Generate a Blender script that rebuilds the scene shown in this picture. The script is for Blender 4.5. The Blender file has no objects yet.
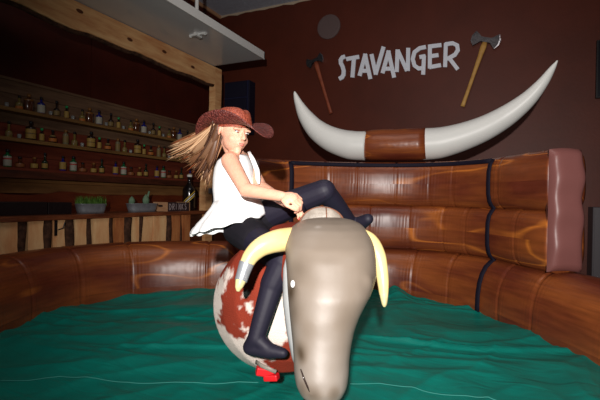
import bpy, bmesh, math, random
import numpy as np
from mathutils import Vector, Matrix, noise as mnoise
random.seed(7); rng = np.random.default_rng(7)
SC = bpy.context.scene; COL = SC.collection
PI = math.pi

# ------------------------------------------------------------------ camera
# World: X runs along the back wall (right), Y into it, Z up; z = 0 is the sheet in the ring, the room floor is z = -0.4
F = 427.0
YAW, PITCH, ROLL = math.radians(25.1), math.radians(-0.27), math.radians(1.03)
EYE = Vector((0, 0, 1.0))
FW = Vector((-math.sin(YAW), math.cos(YAW), 0)); RT = Vector((math.cos(YAW), math.sin(YAW), 0)); UP = Vector((0, 0, 1))
cam_d = bpy.data.cameras.new('camera'); cam = bpy.data.objects.new('camera', cam_d); COL.objects.link(cam)
cam_d.sensor_width = 36; cam_d.lens = 36 * F / 600; cam_d.clip_start = 0.02
fwd = (FW * math.cos(PITCH) + UP * math.sin(PITCH)).normalized()
up0 = RT.cross(fwd).normalized()
rt = RT * math.cos(ROLL) + up0 * math.sin(ROLL); up = up0 * math.cos(ROLL) - RT * math.sin(ROLL)
cam.matrix_world = Matrix(((rt.x, up.x, -fwd.x, 0), (rt.y, up.y, -fwd.y, 0), (rt.z, up.z, -fwd.z, 1.0), (0, 0, 0, 1)))
SC.camera = cam

# ------------------------------------------------------------------ world, lights, exposure
w = bpy.data.worlds.new('world'); SC.world = w; w.use_nodes = True
w.node_tree.nodes['Background'].inputs[0].default_value = (0.75, 0.8, 1.0, 1)
w.node_tree.nodes['Background'].inputs[1].default_value = 0.05
SC.view_settings.view_transform = 'Standard'; SC.view_settings.look = 'None'
SC.view_settings.exposure = 0.0; SC.view_settings.gamma = 1.0; SC.view_settings.use_curve_mapping = False

def light(name, kind, loc, energy, color, target=None, **kw):
    d = bpy.data.lights.new(name, kind); d.energy = energy; d.color = color
    for k, v in kw.items(): setattr(d, k, v)
    o = bpy.data.objects.new(name, d); COL.objects.link(o); o.location = loc
    if target is not None: o.rotation_euler = (Vector(target) - Vector(loc)).to_track_quat('-Z', 'Y').to_euler()
    return o
def L(r, d, z): return RT * r + FW * d + UP * z          # a place in the ring: r to the right, d ahead, z up
# the photographer's flash, just above and left of the lens, aimed slightly right
light('flash', 'SPOT', tuple(L(-0.12, -0.75, 1.38)), 800, (1.0, 0.95, 0.91), tuple(L(0.62, 3, 1.25)), spot_size=math.radians(90), spot_blend=1.0, shadow_soft_size=0.03)
# dim unseen fill near the ceiling, added to lift the flash shadows
light('fill_light', 'AREA', (-1.0, 2.5, 4.4), 36, (1.0, 0.9, 0.85), (-1.0, 3.5, 0), shape='SQUARE', size=2.5)

# ------------------------------------------------------------------ helpers
def ray(px, py):
    return (fwd + rt * ((px - 300) / F) + up * ((200 - py) / F))
def C(px, py, d):
    v = ray(px, py); return EYE + v * (d / v.dot(FW))
def onX(px, py, X): v = ray(px, py); return EYE + v * (X / v.x)
def onY(px, py, Y): v = ray(px, py); return EYE + v * (Y / v.y)
def onZ(px, py, Z): v = ray(px, py); return EYE + v * ((Z - 1.0) / v.z)

def tag(o, label=None, cat=None, group=None, kind=None):
    if label: o['label'] = label
    if cat: o['category'] = cat
    if group: o['group'] = group
    if kind: o['kind'] = kind
    return o
def empty(name, loc, label=None, cat=None, group=None, kind=None):
    o = bpy.data.objects.new(name, None); COL.objects.link(o); o.location = loc; o.empty_display_size = 0.1
    return tag(o, label, cat, group, kind)
def wloc(o):
    v = Vector((0, 0, 0))
    while o: v += o.location; o = o.parent
    return v

class MB:
    def __init__(s): s.v = []; s.f = []; s.uv = {}
    def add(s, vs, fs):
        n = len(s.v); s.v += [tuple(v) for v in vs]; s.f += [tuple(i + n for i in f) for f in fs]; return s
    def box(s, a, b, M=None):
        (x0, y0, z0), (x1, y1, z1) = a, b
        vs = [Vector(p) for p in ((x0,y0,z0),(x1,y0,z0),(x1,y1,z0),(x0,y1,z0),(x0,y0,z1),(x1,y0,z1),(x1,y1,z1),(x0,y1,z1))]
        if M: vs = [M @ v for v in vs]
        return s.add(vs, [(3,2,1,0),(4,5,6,7),(0,1,5,4),(1,2,6,5),(2,3,7,6),(3,0,4,7)])
    def prism(s, poly, off):                      # planar polygon extruded by vector off
        n = len(poly); vs = [Vector(p) for p in poly] + [Vector(p) + Vector(off) for p in poly]
        return s.add(vs, [tuple(range(n))[::-1], tuple(range(n, 2*n))] + [(i, (i+1) % n, n+(i+1) % n, n+i) for i in range(n)])
    def lathe(s, prof, n=16, o=(0,0,0), sx=1.0, sy=1.0):
        vs = []; fs = []; m = len(prof)
        for r, z in prof:
            for k in range(n):
                a = 2*PI*k/n; vs.append((o[0]+sx*r*math.cos(a), o[1]+sy*r*math.sin(a), o[2]+z))
        for i in range(m-1):
            for k in range(n):
                fs.append((i*n+k, i*n+(k+1) % n, (i+1)*n+(k+1) % n, (i+1)*n+k))
        fs.append(tuple(range(n))[::-1]); fs.append(tuple(range((m-1)*n, m*n)))
        return s.add(vs, fs)
    def tube(s, pts, rad, n=10, flat=1.0, upv=None):
        pts = [Vector(p) for p in pts]; m = len(pts)
        if not hasattr(rad, '__len__'): rad = [rad]*m
        vs = []; fs = []; prev = None
        for i, p in enumerate(pts):
            t = (pts[min(i+1, m-1)] - pts[max(i-1, 0)]).normalized()
            if prev is None:
                a = Vector(upv) if upv else (Vector((0,0,1)) if abs(t.z) < .9 else Vector((1,0,0)))
            else: a = prev
            a = (a - t*a.dot(t)).normalized(); b = t.cross(a); prev = a
            for k in range(n):
                g = 2*PI*k/n; vs.append(p + a*(rad[i]*math.cos(g)) + b*(rad[i]*flat*math.sin(g)))
        for i in range(m-1):
            for k in range(n):
                fs.append((i*n+k, i*n+(k+1) % n, (i+1)*n+(k+1) % n, (i+1)*n+k))
        fs.append(tuple(range(n))[::-1]); fs.append(tuple(range((m-1)*n, m*n)))
        return s.add(vs, fs)
    def ell(s, c, ax, n=14, m=9):                 # ellipsoid; ax = three axis vectors with lengths
        c = Vector(c); ax = [Vector(a) for a in ax]; vs = []; fs = []
        for i in range(1, m):
            th = PI*i/m
            for k in range(n):
                g = 2*PI*k/n
                vs.append(c + ax[0]*(math.sin(th)*math.cos(g)) + ax[1]*(math.sin(th)*math.sin(g)) + ax[2]*math.cos(th))
        T = len(vs); vs += [c+ax[2], c-ax[2]]
        for i in range(m-2):
            for k in range(n): fs.append((i*n+k, (i+1)*n+k, (i+1)*n+(k+1) % n, i*n+(k+1) % n))
        for k in range(n): fs.append((T, k, (k+1) % n)); fs.append((T+1, (m-2)*n+(k+1) % n, (m-2)*n+k))
        return s.add(vs, fs)
    def sph(s, c, r, n=12, m=8): return s.ell(c, [(r,0,0),(0,r,0),(0,0,r)], n, m)
    def cap(s, a, b, ra, rb, n=14):               # tapered capsule
        a = Vector(a); b = Vector(b); t = (b-a).normalized(); P = []; R = []
        for k in range(4): g = PI/2*(1-k/4.0); P.append(a - t*ra*math.sin(g)); R.append(max(ra*math.cos(g), ra*.05))
        P.append(a); R.append(ra); P.append(b); R.append(rb)
        for k in range(1, 5): g = PI/2*k/4.0; P.append(b + t*rb*math.sin(g)); R.append(max(rb*math.cos(g), rb*.05))
        q = Vector((0,0,1)) if abs(t.z) < .9 else Vector((1,0,0))
        q = (q - t*q.dot(t)).normalized(); w2 = t.cross(q); vs = []; fs = []; m = len(P)
        for p, r in zip(P, R):
            for k in range(n): g = 2*PI*k/n; vs.append(p + q*(r*math.cos(g)) + w2*(r*math.sin(g)))
        for i in range(m-1):
            for k in range(n): fs.append((i*n+k, i*n+(k+1) % n, (i+1)*n+(k+1) % n, (i+1)*n+k))
        fs.append(tuple(range(n))[::-1]); fs.append(tuple(range((m-1)*n, m*n)))
        return s.add(vs, fs)
    def build(s, name, mat, parent=None, smooth=False, label=None, cat=None, group=None, kind=None, uvs=None, bev=0, loc=None):
        me = bpy.data.meshes.new(name)
        off = wloc(parent) if parent else (Vector(loc) if loc is not None else Vector((0,0,0)))
        me.from_pydata([tuple(Vector(v)-off) for v in s.v], [], s.f)
        if uvs is not None:
            l = me.uv_layers.new(name='UVMap'); idx = np.zeros(len(me.loops), dtype=np.int32); me.loops.foreach_get('vertex_index', idx)
            l.data.foreach_set('uv', np.asarray(uvs, dtype=np.float32)[idx].ravel())
        o = bpy.data.objects.new(name, me); COL.objects.link(o)
        if mat: me.materials.append(mat)
        if loc is not None and not parent: o.location = loc
        if parent: o.parent = parent
        if bev:
            bm = bmesh.new(); bm.from_mesh(me)
            bmesh.ops.bevel(bm, geom=bm.edges[:], offset=bev, segments=2, affect='EDGES', profile=.5); bm.to_mesh(me); bm.free()
        if smooth: me.polygons.foreach_set('use_smooth', [True]*len(me.polygons))
        return tag(o, label, cat, group, kind)

def blob(mb, name, mat, parent, voxel=.005, it=4, label=None, paint=None, fac=.5):
    """closed shapes fused by voxel remesh into one smooth continuous surface"""
    o = mb.build(name, mat, parent, label=label)
    bm = bmesh.new(); bm.from_mesh(o.data); bmesh.ops.recalc_face_normals(bm, faces=bm.faces[:]); bm.to_mesh(o.data); bm.free()
    r = o.modifiers.new('r', 'REMESH'); r.mode = 'VOXEL'; r.voxel_size = voxel
    sm = o.modifiers.new('s', 'SMOOTH'); sm.iterations = it; sm.factor = fac
    dg = bpy.context.evaluated_depsgraph_get(); dg.update()
    me = bpy.data.meshes.new_from_object(o.evaluated_get(dg)); old = o.data
    o.modifiers.clear(); o.data = me; bpy.data.meshes.remove(old); me.name = name
    if not me.materials: me.materials.append(mat)
    me.polygons.foreach_set('use_smooth', [True]*len(me.polygons))
    if paint: paint_mesh(o, paint)
    return o
def paint_mesh(o, fn):
    me = o.data; off = wloc(o); a = me.color_attributes.new('paint', 'FLOAT_COLOR', 'POINT')
    out = np.ones((len(me.vertices), 4), dtype=np.float32)
    for i, v in enumerate(me.vertices): out[i, :3] = fn(v.co + off)
    a.data.foreach_set('color', out.ravel())

def lin(c): return tuple(((x/255)/12.92 if x/255 <= .04045 else ((x/255+.055)/1.055)**2.4) for x in c)
def mat(name, c, rough=.6, spec=.4, metal=0, var=0.0, vs=8.0, c2=None, bump=0, bs=60, coat=0, stretch=None, trans=0, sheen=0, attr=None, sub=0, stops=None):
    m = bpy.data.materials.new(name); m.use_nodes = True; nt = m.node_tree; b = nt.nodes['Principled BSDF']; N = nt.nodes.new; K = nt.links.new
    col = lin(c)
    b.inputs['Base Color'].default_value = (*col, 1); b.inputs['Roughness'].default_value = rough
    b.inputs['Specular IOR Level'].default_value = spec; b.inputs['Metallic'].default_value = metal
    b.inputs['Coat Weight'].default_value = coat; b.inputs['Coat Roughness'].default_value = .15
    b.inputs['Transmission Weight'].default_value = trans; b.inputs['Sheen Weight'].default_value = sheen
    if sub: b.inputs['Subsurface Weight'].default_value = sub; b.inputs['Subsurface Radius'].default_value = (.02,.008,.005); b.inputs['Subsurface Scale'].default_value = .3
    tc = N('ShaderNodeTexCoord'); mp = N('ShaderNodeMapping'); K(tc.outputs['Object'], mp.inputs['Vector'])
    if stretch: mp.inputs['Scale'].default_value = stretch
    if attr:
        a = N('ShaderNodeAttribute'); a.attribute_name = attr; K(a.outputs['Color'], b.inputs['Base Color'])
    elif c2 or var:
        nz = N('ShaderNodeTexNoise'); nz.inputs['Scale'].default_value = vs; nz.inputs['Detail'].default_value = 5; nz.inputs['Roughness'].default_value = .65
        K(mp.outputs[0], nz.inputs['Vector'])
        rp = N('ShaderNodeValToRGB'); K(nz.outputs['Fac'], rp.inputs['Fac'])
        if c2 is None: c2 = tuple(min(255, x*(1+var)) for x in c); cA = tuple(x*(1-var) for x in c)
        else: cA = c
        s0, s1 = stops or (.35, .65)
        rp.color_ramp.elements[0].position = s0; rp.color_ramp.elements[1].position = s1
        rp.color_ramp.elements[0].color = (*lin(cA), 1); rp.color_ramp.elements[1].color = (*lin(c2), 1)
        K(rp.outputs['Color'], b.inputs['Base Color'])
    if bump:
        n2 = N('ShaderNodeTexNoise'); n2.inputs['Scale'].default_value = bs; n2.inputs['Detail'].default_value = 3; K(mp.outputs[0], n2.inputs['Vector'])
        bp = N('ShaderNodeBump'); bp.inputs['Strength'].default_value = bump; bp.inputs['Distance'].default_value = .01
        K(n2.outputs['Fac'], bp.inputs['Height']); K(bp.outputs[0], b.inputs['Normal'])
    return m

def vinyl(name):
    """printed log pattern on glossy inflatable vinyl, laid out along the tube's own UVs (metres)"""
    m = bpy.data.materials.new(name); m.use_nodes = True; nt = m.node_tree; b = nt.nodes['Principled BSDF']; N = nt.nodes.new; K = nt.links.new
    uv = N('ShaderNodeTexCoord'); mp = N('ShaderNodeMapping'); mp.inputs['Scale'].default_value = (.5, 2.6, 1); K(uv.outputs['UV'], mp.inputs['Vector'])
    n1 = N('ShaderNodeTexNoise'); n1.inputs['Scale'].default_value = 1.0; n1.inputs['Detail'].default_value = 2; n1.inputs['Distortion'].default_value = .15; K(mp.outputs[0], n1.inputs['Vector'])
    # contour lines of the noise make thin orange grain streaks
    m1 = N('ShaderNodeMath'); m1.operation = 'MULTIPLY'; m1.inputs[1].default_value = 7.0; K(n1.outputs['Fac'], m1.inputs[0])
    m2 = N('ShaderNodeMath'); m2.operation = 'PINGPONG'; m2.inputs[1].default_value = .5; K(m1.outputs[0], m2.inputs[0])
    r1 = N('ShaderNodeValToRGB'); e = r1.color_ramp.elements; e[0].position = .0; e[0].color = (1,1,1,1); e[1].position = .09; e[1].color = (0,0,0,1); K(m2.outputs[0], r1.inputs['Fac'])
    n2 = N('ShaderNodeTexNoise'); n2.inputs['Scale'].default_value = 2.0; n2.inputs['Detail'].default_value = 4; K(mp.outputs[0], n2.inputs['Vector'])
    r2 = N('ShaderNodeValToRGB'); e = r2.color_ramp.elements; e[0].position = .38; e[0].color = (*lin((104,46,30)),1); e[1].position = .66; e[1].color = (*lin((150,80,38)),1); K(n2.outputs['Fac'], r2.inputs['Fac'])
    mx = N('ShaderNodeMix'); mx.data_type = 'RGBA'; K(r2.outputs['Color'], mx.inputs['A']); mx.inputs['B'].default_value = (*lin((205,118,48)),1)
    n3 = N('ShaderNodeTexNoise'); n3.inputs['Scale'].default_value = 1.1; K(uv.outputs['UV'], n3.inputs['Vector'])
    r3 = N('ShaderNodeValToRGB'); e = r3.color_ramp.elements; e[0].position = .42; e[1].position = .6; K(n3.outputs['Fac'], r3.inputs['Fac'])
    mm = N('ShaderNodeMath'); mm.operation = 'MULTIPLY'; K(r1.outputs['Color'], mm.inputs[0]); K(r3.outputs['Color'], mm.inputs[1]); K(mm.outputs[0], mx.inputs['Factor'])
    # fine fibre
    mp2 = N('ShaderNodeMapping'); mp2.inputs['Scale'].default_value = (3, 60, 1); K(uv.outputs['UV'], mp2.inputs['Vector'])
    n4 = N('ShaderNodeTexNoise'); n4.inputs['Scale'].default_value = 1; n4.inputs['Detail'].default_value = 2; K(mp2.outputs[0], n4.inputs['Vector'])
    mr = N('ShaderNodeMapRange'); mr.inputs['From Min'].default_value = .3; mr.inputs['From Max'].default_value = .7; mr.inputs['To Min'].default_value = .78; mr.inputs['To Max'].default_value = 1.1; K(n4.outputs['Fac'], mr.inputs['Value'])
    mu = N('ShaderNodeMix'); mu.data_type = 'RGBA'; mu.blend_type = 'MULTIPLY'; mu.inputs['Factor'].default_value = 1; K(mx.outputs['Result'], mu.inputs['A']); K(mr.outputs[0], mu.inputs['B'])
    K(mu.outputs['Result'], b.inputs['Base Color'])
    b.inputs['Roughness'].default_value = .34; b.inputs['Specular IOR Level'].default_value = .5
    n5 = N('ShaderNodeTexNoise'); n5.inputs['Scale'].default_value = 5; K(uv.outputs['UV'], n5.inputs['Vector'])
    bp = N('ShaderNodeBump'); bp.inputs['Strength'].default_value = .25; bp.inputs['Distance'].default_value = .03; K(n5.outputs['Fac'], bp.inputs['Height']); K(bp.outputs[0], b.inputs['Normal'])
    return m

M = dict(
    wallb = mat('brown wall paint', (88,38,24), .5, .3, var=.06, vs=1.5, bump=.1, bs=25),
    walll = mat('dark red brown panelling', (74,26,14), .6, .25, var=.08, vs=2),
    floor = mat('dark floor', (60,55,52), .7, var=.1),
    ceil = mat('grey ceiling tile', (190,194,206), .9, .1, var=.04, vs=12, bump=.2, bs=80),
    cgrid = mat('dark ceiling joint', (60,60,64), .8),
    trim = mat('torn beige tape', (190,170,145), .8),
    white_lam = mat('white laminate', (205,205,205), .16, .55),
    white_paint = mat('white paint', (215,215,212), .4),
    beam = mat('pale sawn wood', (206,142,92), .6, .3, c2=(236,188,132), vs=3, stretch=(1,.6,5), bump=.2, bs=20),
    knot = mat('wood knot', (96,52,28), .7),
    bark = mat('dark bark', (52,34,26), .9, .2, c2=(92,62,46), vs=18, bump=.8, bs=30),
    slab = mat('cut log slab', (226,160,106), .6, .3, c2=(248,204,148), vs=4, stretch=(2,2,.5), bump=.15, bs=30),
    slab2 = mat('reddish log slab', (160,88,50), .6, .3, c2=(206,136,82), vs=4, stretch=(2,2,.5), bump=.15, bs=30),
    darkwood = mat('dark stained wood', (58,28,18), .55, .35, c2=(88,44,26), vs=5, stretch=(3,.5,3), bump=.2),
    ctop = mat('varnished live edge top', (88,44,28), .35, .5, c2=(140,78,46), vs=4, stretch=(4,.6,6)),
    splash = mat('red brown slab', (86,34,18), .5, .3, c2=(116,52,26), vs=3, stretch=(3,.5,3)),
    tan = mat('tan backboard', (150,104,60), .6, .3, c2=(120,80,46), vs=2.5, stretch=(1,.6,4)),
    greyboard = mat('grey brown board', (128,98,74), .7, .2, c2=(96,70,54), vs=3, stretch=(1,.5,6)),
    redboard = mat('red brown board', (124,58,38), .7, .2, c2=(96,40,28), vs=3, stretch=(1,.5,6)),
    shelf = mat('ochre shelf board', (132,98,52), .6, .3, c2=(104,72,38), vs=3, stretch=(1,.5,6)),
    black = mat('black plastic', (24,20,22), .45, .4),
    blackbox = mat('black case', (26,16,18), .5, .35, bump=.4, bs=25),
    navy = mat('navy grille', (20,18,38), .6, .3, bump=.5, bs=250),
    navy2 = mat('navy frame', (34,36,64), .5, .4),
    galv = mat('galvanised steel', (150,155,162), .3, .7, metal=.35, var=.08, vs=14),
    grass = mat('green grass', (60,98,30), .6, .3, c2=(96,132,48), vs=30),
    cactus = mat('grey green cactus', (92,122,98), .6, .3, c2=(120,146,116), vs=20, bump=.4, bs=60),
    crate_l = mat('light crate wood', (206,160,120), .6, .3, c2=(180,132,96), vs=6, stretch=(1,1,6)),
    crate_d = mat('dark crate board', (70,52,52), .6, .3, c2=(50,36,38), vs=6),
    paintw = mat('grey white paint', (176,160,160), .7),
    gold = mat('gold yellow print', (214,178,60), .5),
    white = mat('white print', (225,222,215), .5),
    sign = mat('white cut sign', (236,240,250), .5, .3),
    disc = mat('grey speaker disc', (104,86,84), .7, .2, bump=.4, bs=200),
    steel = mat('dark axe steel', (84,82,84), .35, .5, metal=.8, var=.15, vs=25),
    edge = mat('bright ground axe edge', (215,215,220), .25, .5, metal=1),
    axered = mat('red brown axe handle', (160,84,56), .5, .4, c2=(136,66,44), vs=8),
    axeyel = mat('yellow axe handle', (216,168,92), .5, .4, c2=(190,140,70), vs=8),
    vinyl = vinyl('log print vinyl'),
    cap = mat('plain maroon vinyl', (126,78,74), .42, .5, bump=.3, bs=6),
    strap = mat('navy black strap', (22,18,34), .7, .2),
    hornw = mat('white inflatable vinyl', (226,226,222), .4, .4, bump=.08, bs=10),
    cord = mat('pale cord', (60,140,130), .8),
    red = mat('red padding', (200,20,28), .5, .4),
    headp = mat('painted rubber head', (150,135,120), .46, .4, attr='paint', bump=.08, bs=14),
    jaw = mat('grey rubber jaw', (160,162,162), .4, .4),
    hide = mat('cow hide', (200,200,200), .85, .12, attr='paint', bump=.4, bs=160),
    hornc = mat('cream horn', (218,196,134), .3, .5, c2=(206,182,122), vs=10),
    horntip = mat('worn horn tip', (206,192,136), .4, .5, c2=(168,160,120), vs=30),
    tape = mat('silver tape', (190,194,200), .3, .5, metal=.7),
    leather = mat('grey leather', (146,138,128), .5, .4, c2=(108,98,88), vs=10, bump=.3, bs=50),
    stitch = mat('brown leather', (104,62,40), .6, .4),
    skin = mat('skin', (222,164,138), .5, .35, var=.03, vs=20, sub=.15),
    lips = mat('lips', (206,104,100), .4), eye = mat('eye white', (225,222,220), .2, .5), iris = mat('dark iris', (50,38,34), .2, .5),
    brow = mat('brown brow', (150,108,82), .8), nail = mat('pink nail', (230,96,86), .25, .5),
    hair = mat('hair', (140,100,70), .45, .4, attr='paint'),
    felt = mat('brown sequinned felt', (112,52,44), .45, .5, c2=(66,22,20), vs=110, bump=.9, bs=120, stops=(.42,.58)),
    felt2 = mat('red brown felt crown', (158,76,52), .5, .4, c2=(110,44,32), vs=100, bump=.8, bs=120),
    blouse = mat('white cotton', (240,240,240), .8, .2, bump=.2, bs=30),
    skirt = mat('black knit', (22,20,26), .85, .15, bump=.3, bs=60),
    tights = mat('black tights', (27,24,38), .6, .3),
    screen = mat('dark screen', (12,10,20), .3, .5),
    cabinet = mat('grey cabinet', (80,74,78), .5, .4),
    glass = mat('clear glass', (225,228,225), .1, .5, trans=.7),
)
def sheetmat():
    m = mat('teal tarpaulin', (5,126,112), .45, .25, c2=(4,114,102), vs=3)
    nt = m.node_tree; b = nt.nodes['Principled BSDF']; N = nt.nodes.new; K = nt.links.new
    tc = N('ShaderNodeTexCoord'); mp = N('ShaderNodeMapping'); mp.inputs['Rotation'].default_value = (0,0,-YAW); mp.inputs['Scale'].default_value = (1.5, 5, 1)
    K(tc.outputs['Object'], mp.inputs['Vector'])
    n = N('ShaderNodeTexNoise'); n.inputs['Scale'].default_value = 2.2; n.inputs['Detail'].default_value = 2.5; n.inputs['Distortion'].default_value = .8; K(mp.outputs[0], n.inputs['Vector'])
    bp = N('ShaderNodeBump'); bp.inputs['Strength'].default_value = .25; bp.inputs['Distance'].default_value = .04; K(n.outputs['Fac'], bp.inputs['Height']); K(bp.outputs[0], b.inputs['Normal'])
    return m
M['sheet'] = sheetmat()

# ------------------------------------------------------------------ room
XL, YB, ZC, ZF = -5.1, 7.0, 4.58, -0.4
MB().box((XL-.1, -1.5, ZF-.1), (4.2, YB+.1, ZF)).build('floor', M['floor'], kind='structure')
MB().box((XL-.2, YB, ZF), (4.2, YB+.15, ZC)).build('wall_back', M['wallb'], kind='structure')
wr = MB().box((4.0, -1.5, ZF), (4.15, YB, ZC)).build('wall_right', M['wallb'], kind='structure')
wl = MB().box((XL-.2, -1.5, ZF), (XL-.03, YB, ZC)).build('wall_left', M['walll'], kind='structure')
y = onX(91, 90, XL).y - 3*1.22
pm = None
for k in range(7):
    y0 = y + k*1.22; y1 = min(y0+1.212, YB)
    if y0 >= YB: break
    if y1 - y0 > 1.2 and pm:
        o = bpy.data.objects.new('panel', pm.data); COL.objects.link(o); o.parent = wl; o.location = (XL, y0, 0)
    else:
        o = MB().box((-.03, 0, ZF), (0, y1-y0, ZC)).build('panel', M['walll'], wl); o.location = (XL, y0, 0)
        if y1 - y0 > 1.2: pm = o
ce = MB().box((XL-.2, -1.5, ZC+.012), (4.15, YB+.15, ZC+.1)).build('ceiling', M['cgrid'], kind='structure')
me0 = MB().box((0, 0, 0), (.782, 1.19, .012)).build('ceiling_panel', M['ceil'], ce)
first = True
for i in range(-1, 11):
    for j in range(6):
        x0 = -4.33 + .79*i; y0 = YB - 1.2*(j+1)
        if x0 > 3.2: continue
        o = me0 if first else bpy.data.objects.new('ceiling_panel', me0.data)
        if not first: COL.objects.link(o); o.parent = ce
        first = False; o.location = (x0+.004, y0+.005, ZC)
def strip(a, b, n, base, amp, off):
    pass
mb = MB(); poly = []; n = 90
for i in range(n+1):
    x = XL + (4.0-XL)*i/n; poly.append((x, YB-.012, ZC))
for i in range(n, -1, -1):
    x = XL + (4.0-XL)*i/n; poly.append((x, YB-.012, ZC-.035-.03*mnoise.noise(Vector((x*5, 0, 3)))))
mb.prism(poly, (0, .012, 0)); mb.build('trim_1', M['trim'], kind='structure')
mb = MB(); mb.box((XL, 1, ZC-.06), (XL+.03, YB-.012, ZC)); mb.build('trim_2', M['crate_l'], kind='structure')

# ------------------------------------------------------------------ bar: canopy, beam, post
XF = -4.2
def live_board(p0, p1, h0, h1, th, amp, fr, seed, along='y', n=50, top_wavy=False):
    """board standing in the X = const plane with a wavy lower (or upper) edge, returned as a prism outline"""
    lo = []; hi = []
    for i in range(n+1):
        t = i/n; y = p0[1] + (p1[1]-p0[1])*t; wv = amp*mnoise.noise(Vector((y*fr, seed, 0))) + amp*.4*mnoise.noise(Vector((y*fr*3.1, seed, 5)))
        a, b = h0, h1
        if top_wavy: b += wv
        else: a += wv
        lo.append((p0[0], y, a)); hi.append((p0[0], y, b))
    return lo + hi[::-1]
be = empty('bar_beam', (XF, 3.0, 2.8), 'long pale wooden beam with live bark edge above the bar', 'beam')
pl = live_board((XF, .8), (XF, 5.66), 2.80, 3.09, .1, .045, 1.8, 2)
MB().prism(pl, (-.12, 0, 0)).build('plank', M['beam'], be)
lo = pl[:51]; MB().tube([Vector(p)+Vector((-.05, 0, -.004)) for p in lo], .032, 8).build('bark_edge', M['bark'], be, smooth=True)
for yk, zk in ((2.1, 2.98), (2.55, 2.95), (3.2, 3.0), (3.9, 2.93), (4.5, 2.97), (5.1, 2.93)):
    MB().ell((XF+.001, yk, zk), [(.004,0,0),(0,.045,0),(0,0,.022)], 12, 6).build('knot', M['knot'], be, smooth=True)
po = empty('bar_post', (XF, 5.7, ZF), 'upright pale timber post at the far end of the bar, behind the rider', 'post')
ptop = onX(212, 68, XF); 
pts = []
for i in range(13):
    t = i/12; z = 3.09 + (ZF-3.09)*t
    y = 5.74 - .02*t - (.18 * min(1, max(0, (t-.22)/.35))) 
    pts.append((y + .012*math.sin(t*9), z))
outl = [(XF, a-.085-.006*math.sin(a*60), z) for a, z in pts] + [(XF, a+.085+.006*math.sin(z*7), z) for a, z in pts[::-1]]
MB().prism(outl, (-.12, 0, 0)).build('timber', M['beam'], po)
MB().box((XF-.002, 5.53, 1.05), (XF+.02, 5.62, 1.13)).build('bracket_or_glare', M['galv'], po)
ca = empty('canopy_panel', (-3.75, 3.5, 3.09), 'glossy white flat canopy panel hanging over the bar beam', 'canopy')
MB().box((-4.4, .5, 3.10), (-3.275, 5.62, 3.19)).build('panel', M['white_lam'], ca)
MB().box((-3.29, .5, 3.092), (-3.27, 5.632, 3.20)).build('edge_trim', M['white_paint'], ca)
MB().box((-4.4, 5.612, 3.10), (-3.27, 5.632, 3.20)).build('edge_trim', M['white_paint'], ca)
rd = onZ(197, 20, 3.2)
ho = empty('hanging_rod', (-3.3, 4.67, 3.2), 'thin white rod holding the canopy panel up from the ceiling', 'rod')
rq = onZ(196.5, 26, 3.09); rx_, ry_ = -3.34, rq.y*(-3.34)/rq.x; ho.location = (rx_, ry_, 3.2); MB().tube([(rx_, ry_, 3.195), (rx_, ry_, ZC)], .022, 10).build('rod', M['white_paint'], ho, smooth=True)
glare_pos = onZ(198, 35, 3.085); br = MB(); br.box((glare_pos.x-.13, glare_pos.y-.02, 3.078), (glare_pos.x+.13, glare_pos.y+.02, 3.1)); br.box((glare_pos.x-.02, glare_pos.y-.06, 3.06), (glare_pos.x+.02, glare_pos.y+.06, 3.1)); br.sph((glare_pos.x-.12, glare_pos.y, 3.085), .022); br.sph((glare_pos.x+.11, glare_pos.y, 3.085), .02)
br.build('bracket_or_glare', M['white_paint'], ho, smooth=False)  # added white lumps standing for flash glare mirrored in the canopy underside

# ------------------------------------------------------------------ bar counter
bc = empty('bar_counter', (XF, 3.6, ZF), 'long bar counter faced with upright pale log slabs between dark bark', 'counter')
ye = 5.62
n = 70; fr = []; 
for i in range(n+1):
    y = .6 + (ye-.6)*i/n; fr.append((XF + .03 + .035*mnoise.noise(Vector((y*2.2, 4, 0))), y))
poly = [(x, y, .725) for x, y in fr] + [(-4.72, ye, .725), (-4.72, .6, .725)]
MB().prism(poly, (0, 0, .05)).build('counter_top', M['ctop'], bc)
MB().box((XF-.14, .6, ZF), (XF-.06, ye, .725)).build('back_panel', M['darkwood'], bc)
slabs = [(-22,-4,0), (0,17.5,0), (28,43.5,0), (53,65,0), (75,86.5,0), (93,109,0), (115,124,1), (133,139,0), (144,152,0), (153.5,166,0), (172,180,1), (183,190,1)]
prev = None
for k, (a, b, c) in enumerate(slabs):
    ya, yb = onX(a, 235, XF).y, onX(b, 235, XF).y
    li = []; ri = []
    for i in range(15):
        z = ZF + .02 + (.72-ZF-.02)*i/14; wv = .012*mnoise.noise(Vector((z*4, k*3, 0)))+.006*mnoise.noise(Vector((z*14, k*3, 0))); wu = .014*mnoise.noise(Vector((z*4, k*5, 9)))+.006*mnoise.noise(Vector((z*13, k*3, 7)))
        li.append((XF, ya+wv, z)); ri.append((XF, yb+wu, z))
    MB().prism(li + ri[::-1], (-.06, 0, 0)).build('log_slab', M['slab2' if c else 'slab'], bc)
    if prev is not None and ya - prev > .03:
        mid = (prev+ya)/2; h = (ya-prev)/2
        MB().tube([(XF-.045+.008*math.sin(z*9+k), mid+.01*math.sin(z*7+k), z) for z in [ZF+.02+i*.11 for i in range(11)]] , h*.98, 8).build('bark_log', M['bark'], bc, smooth=True)
    prev = yb
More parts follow.
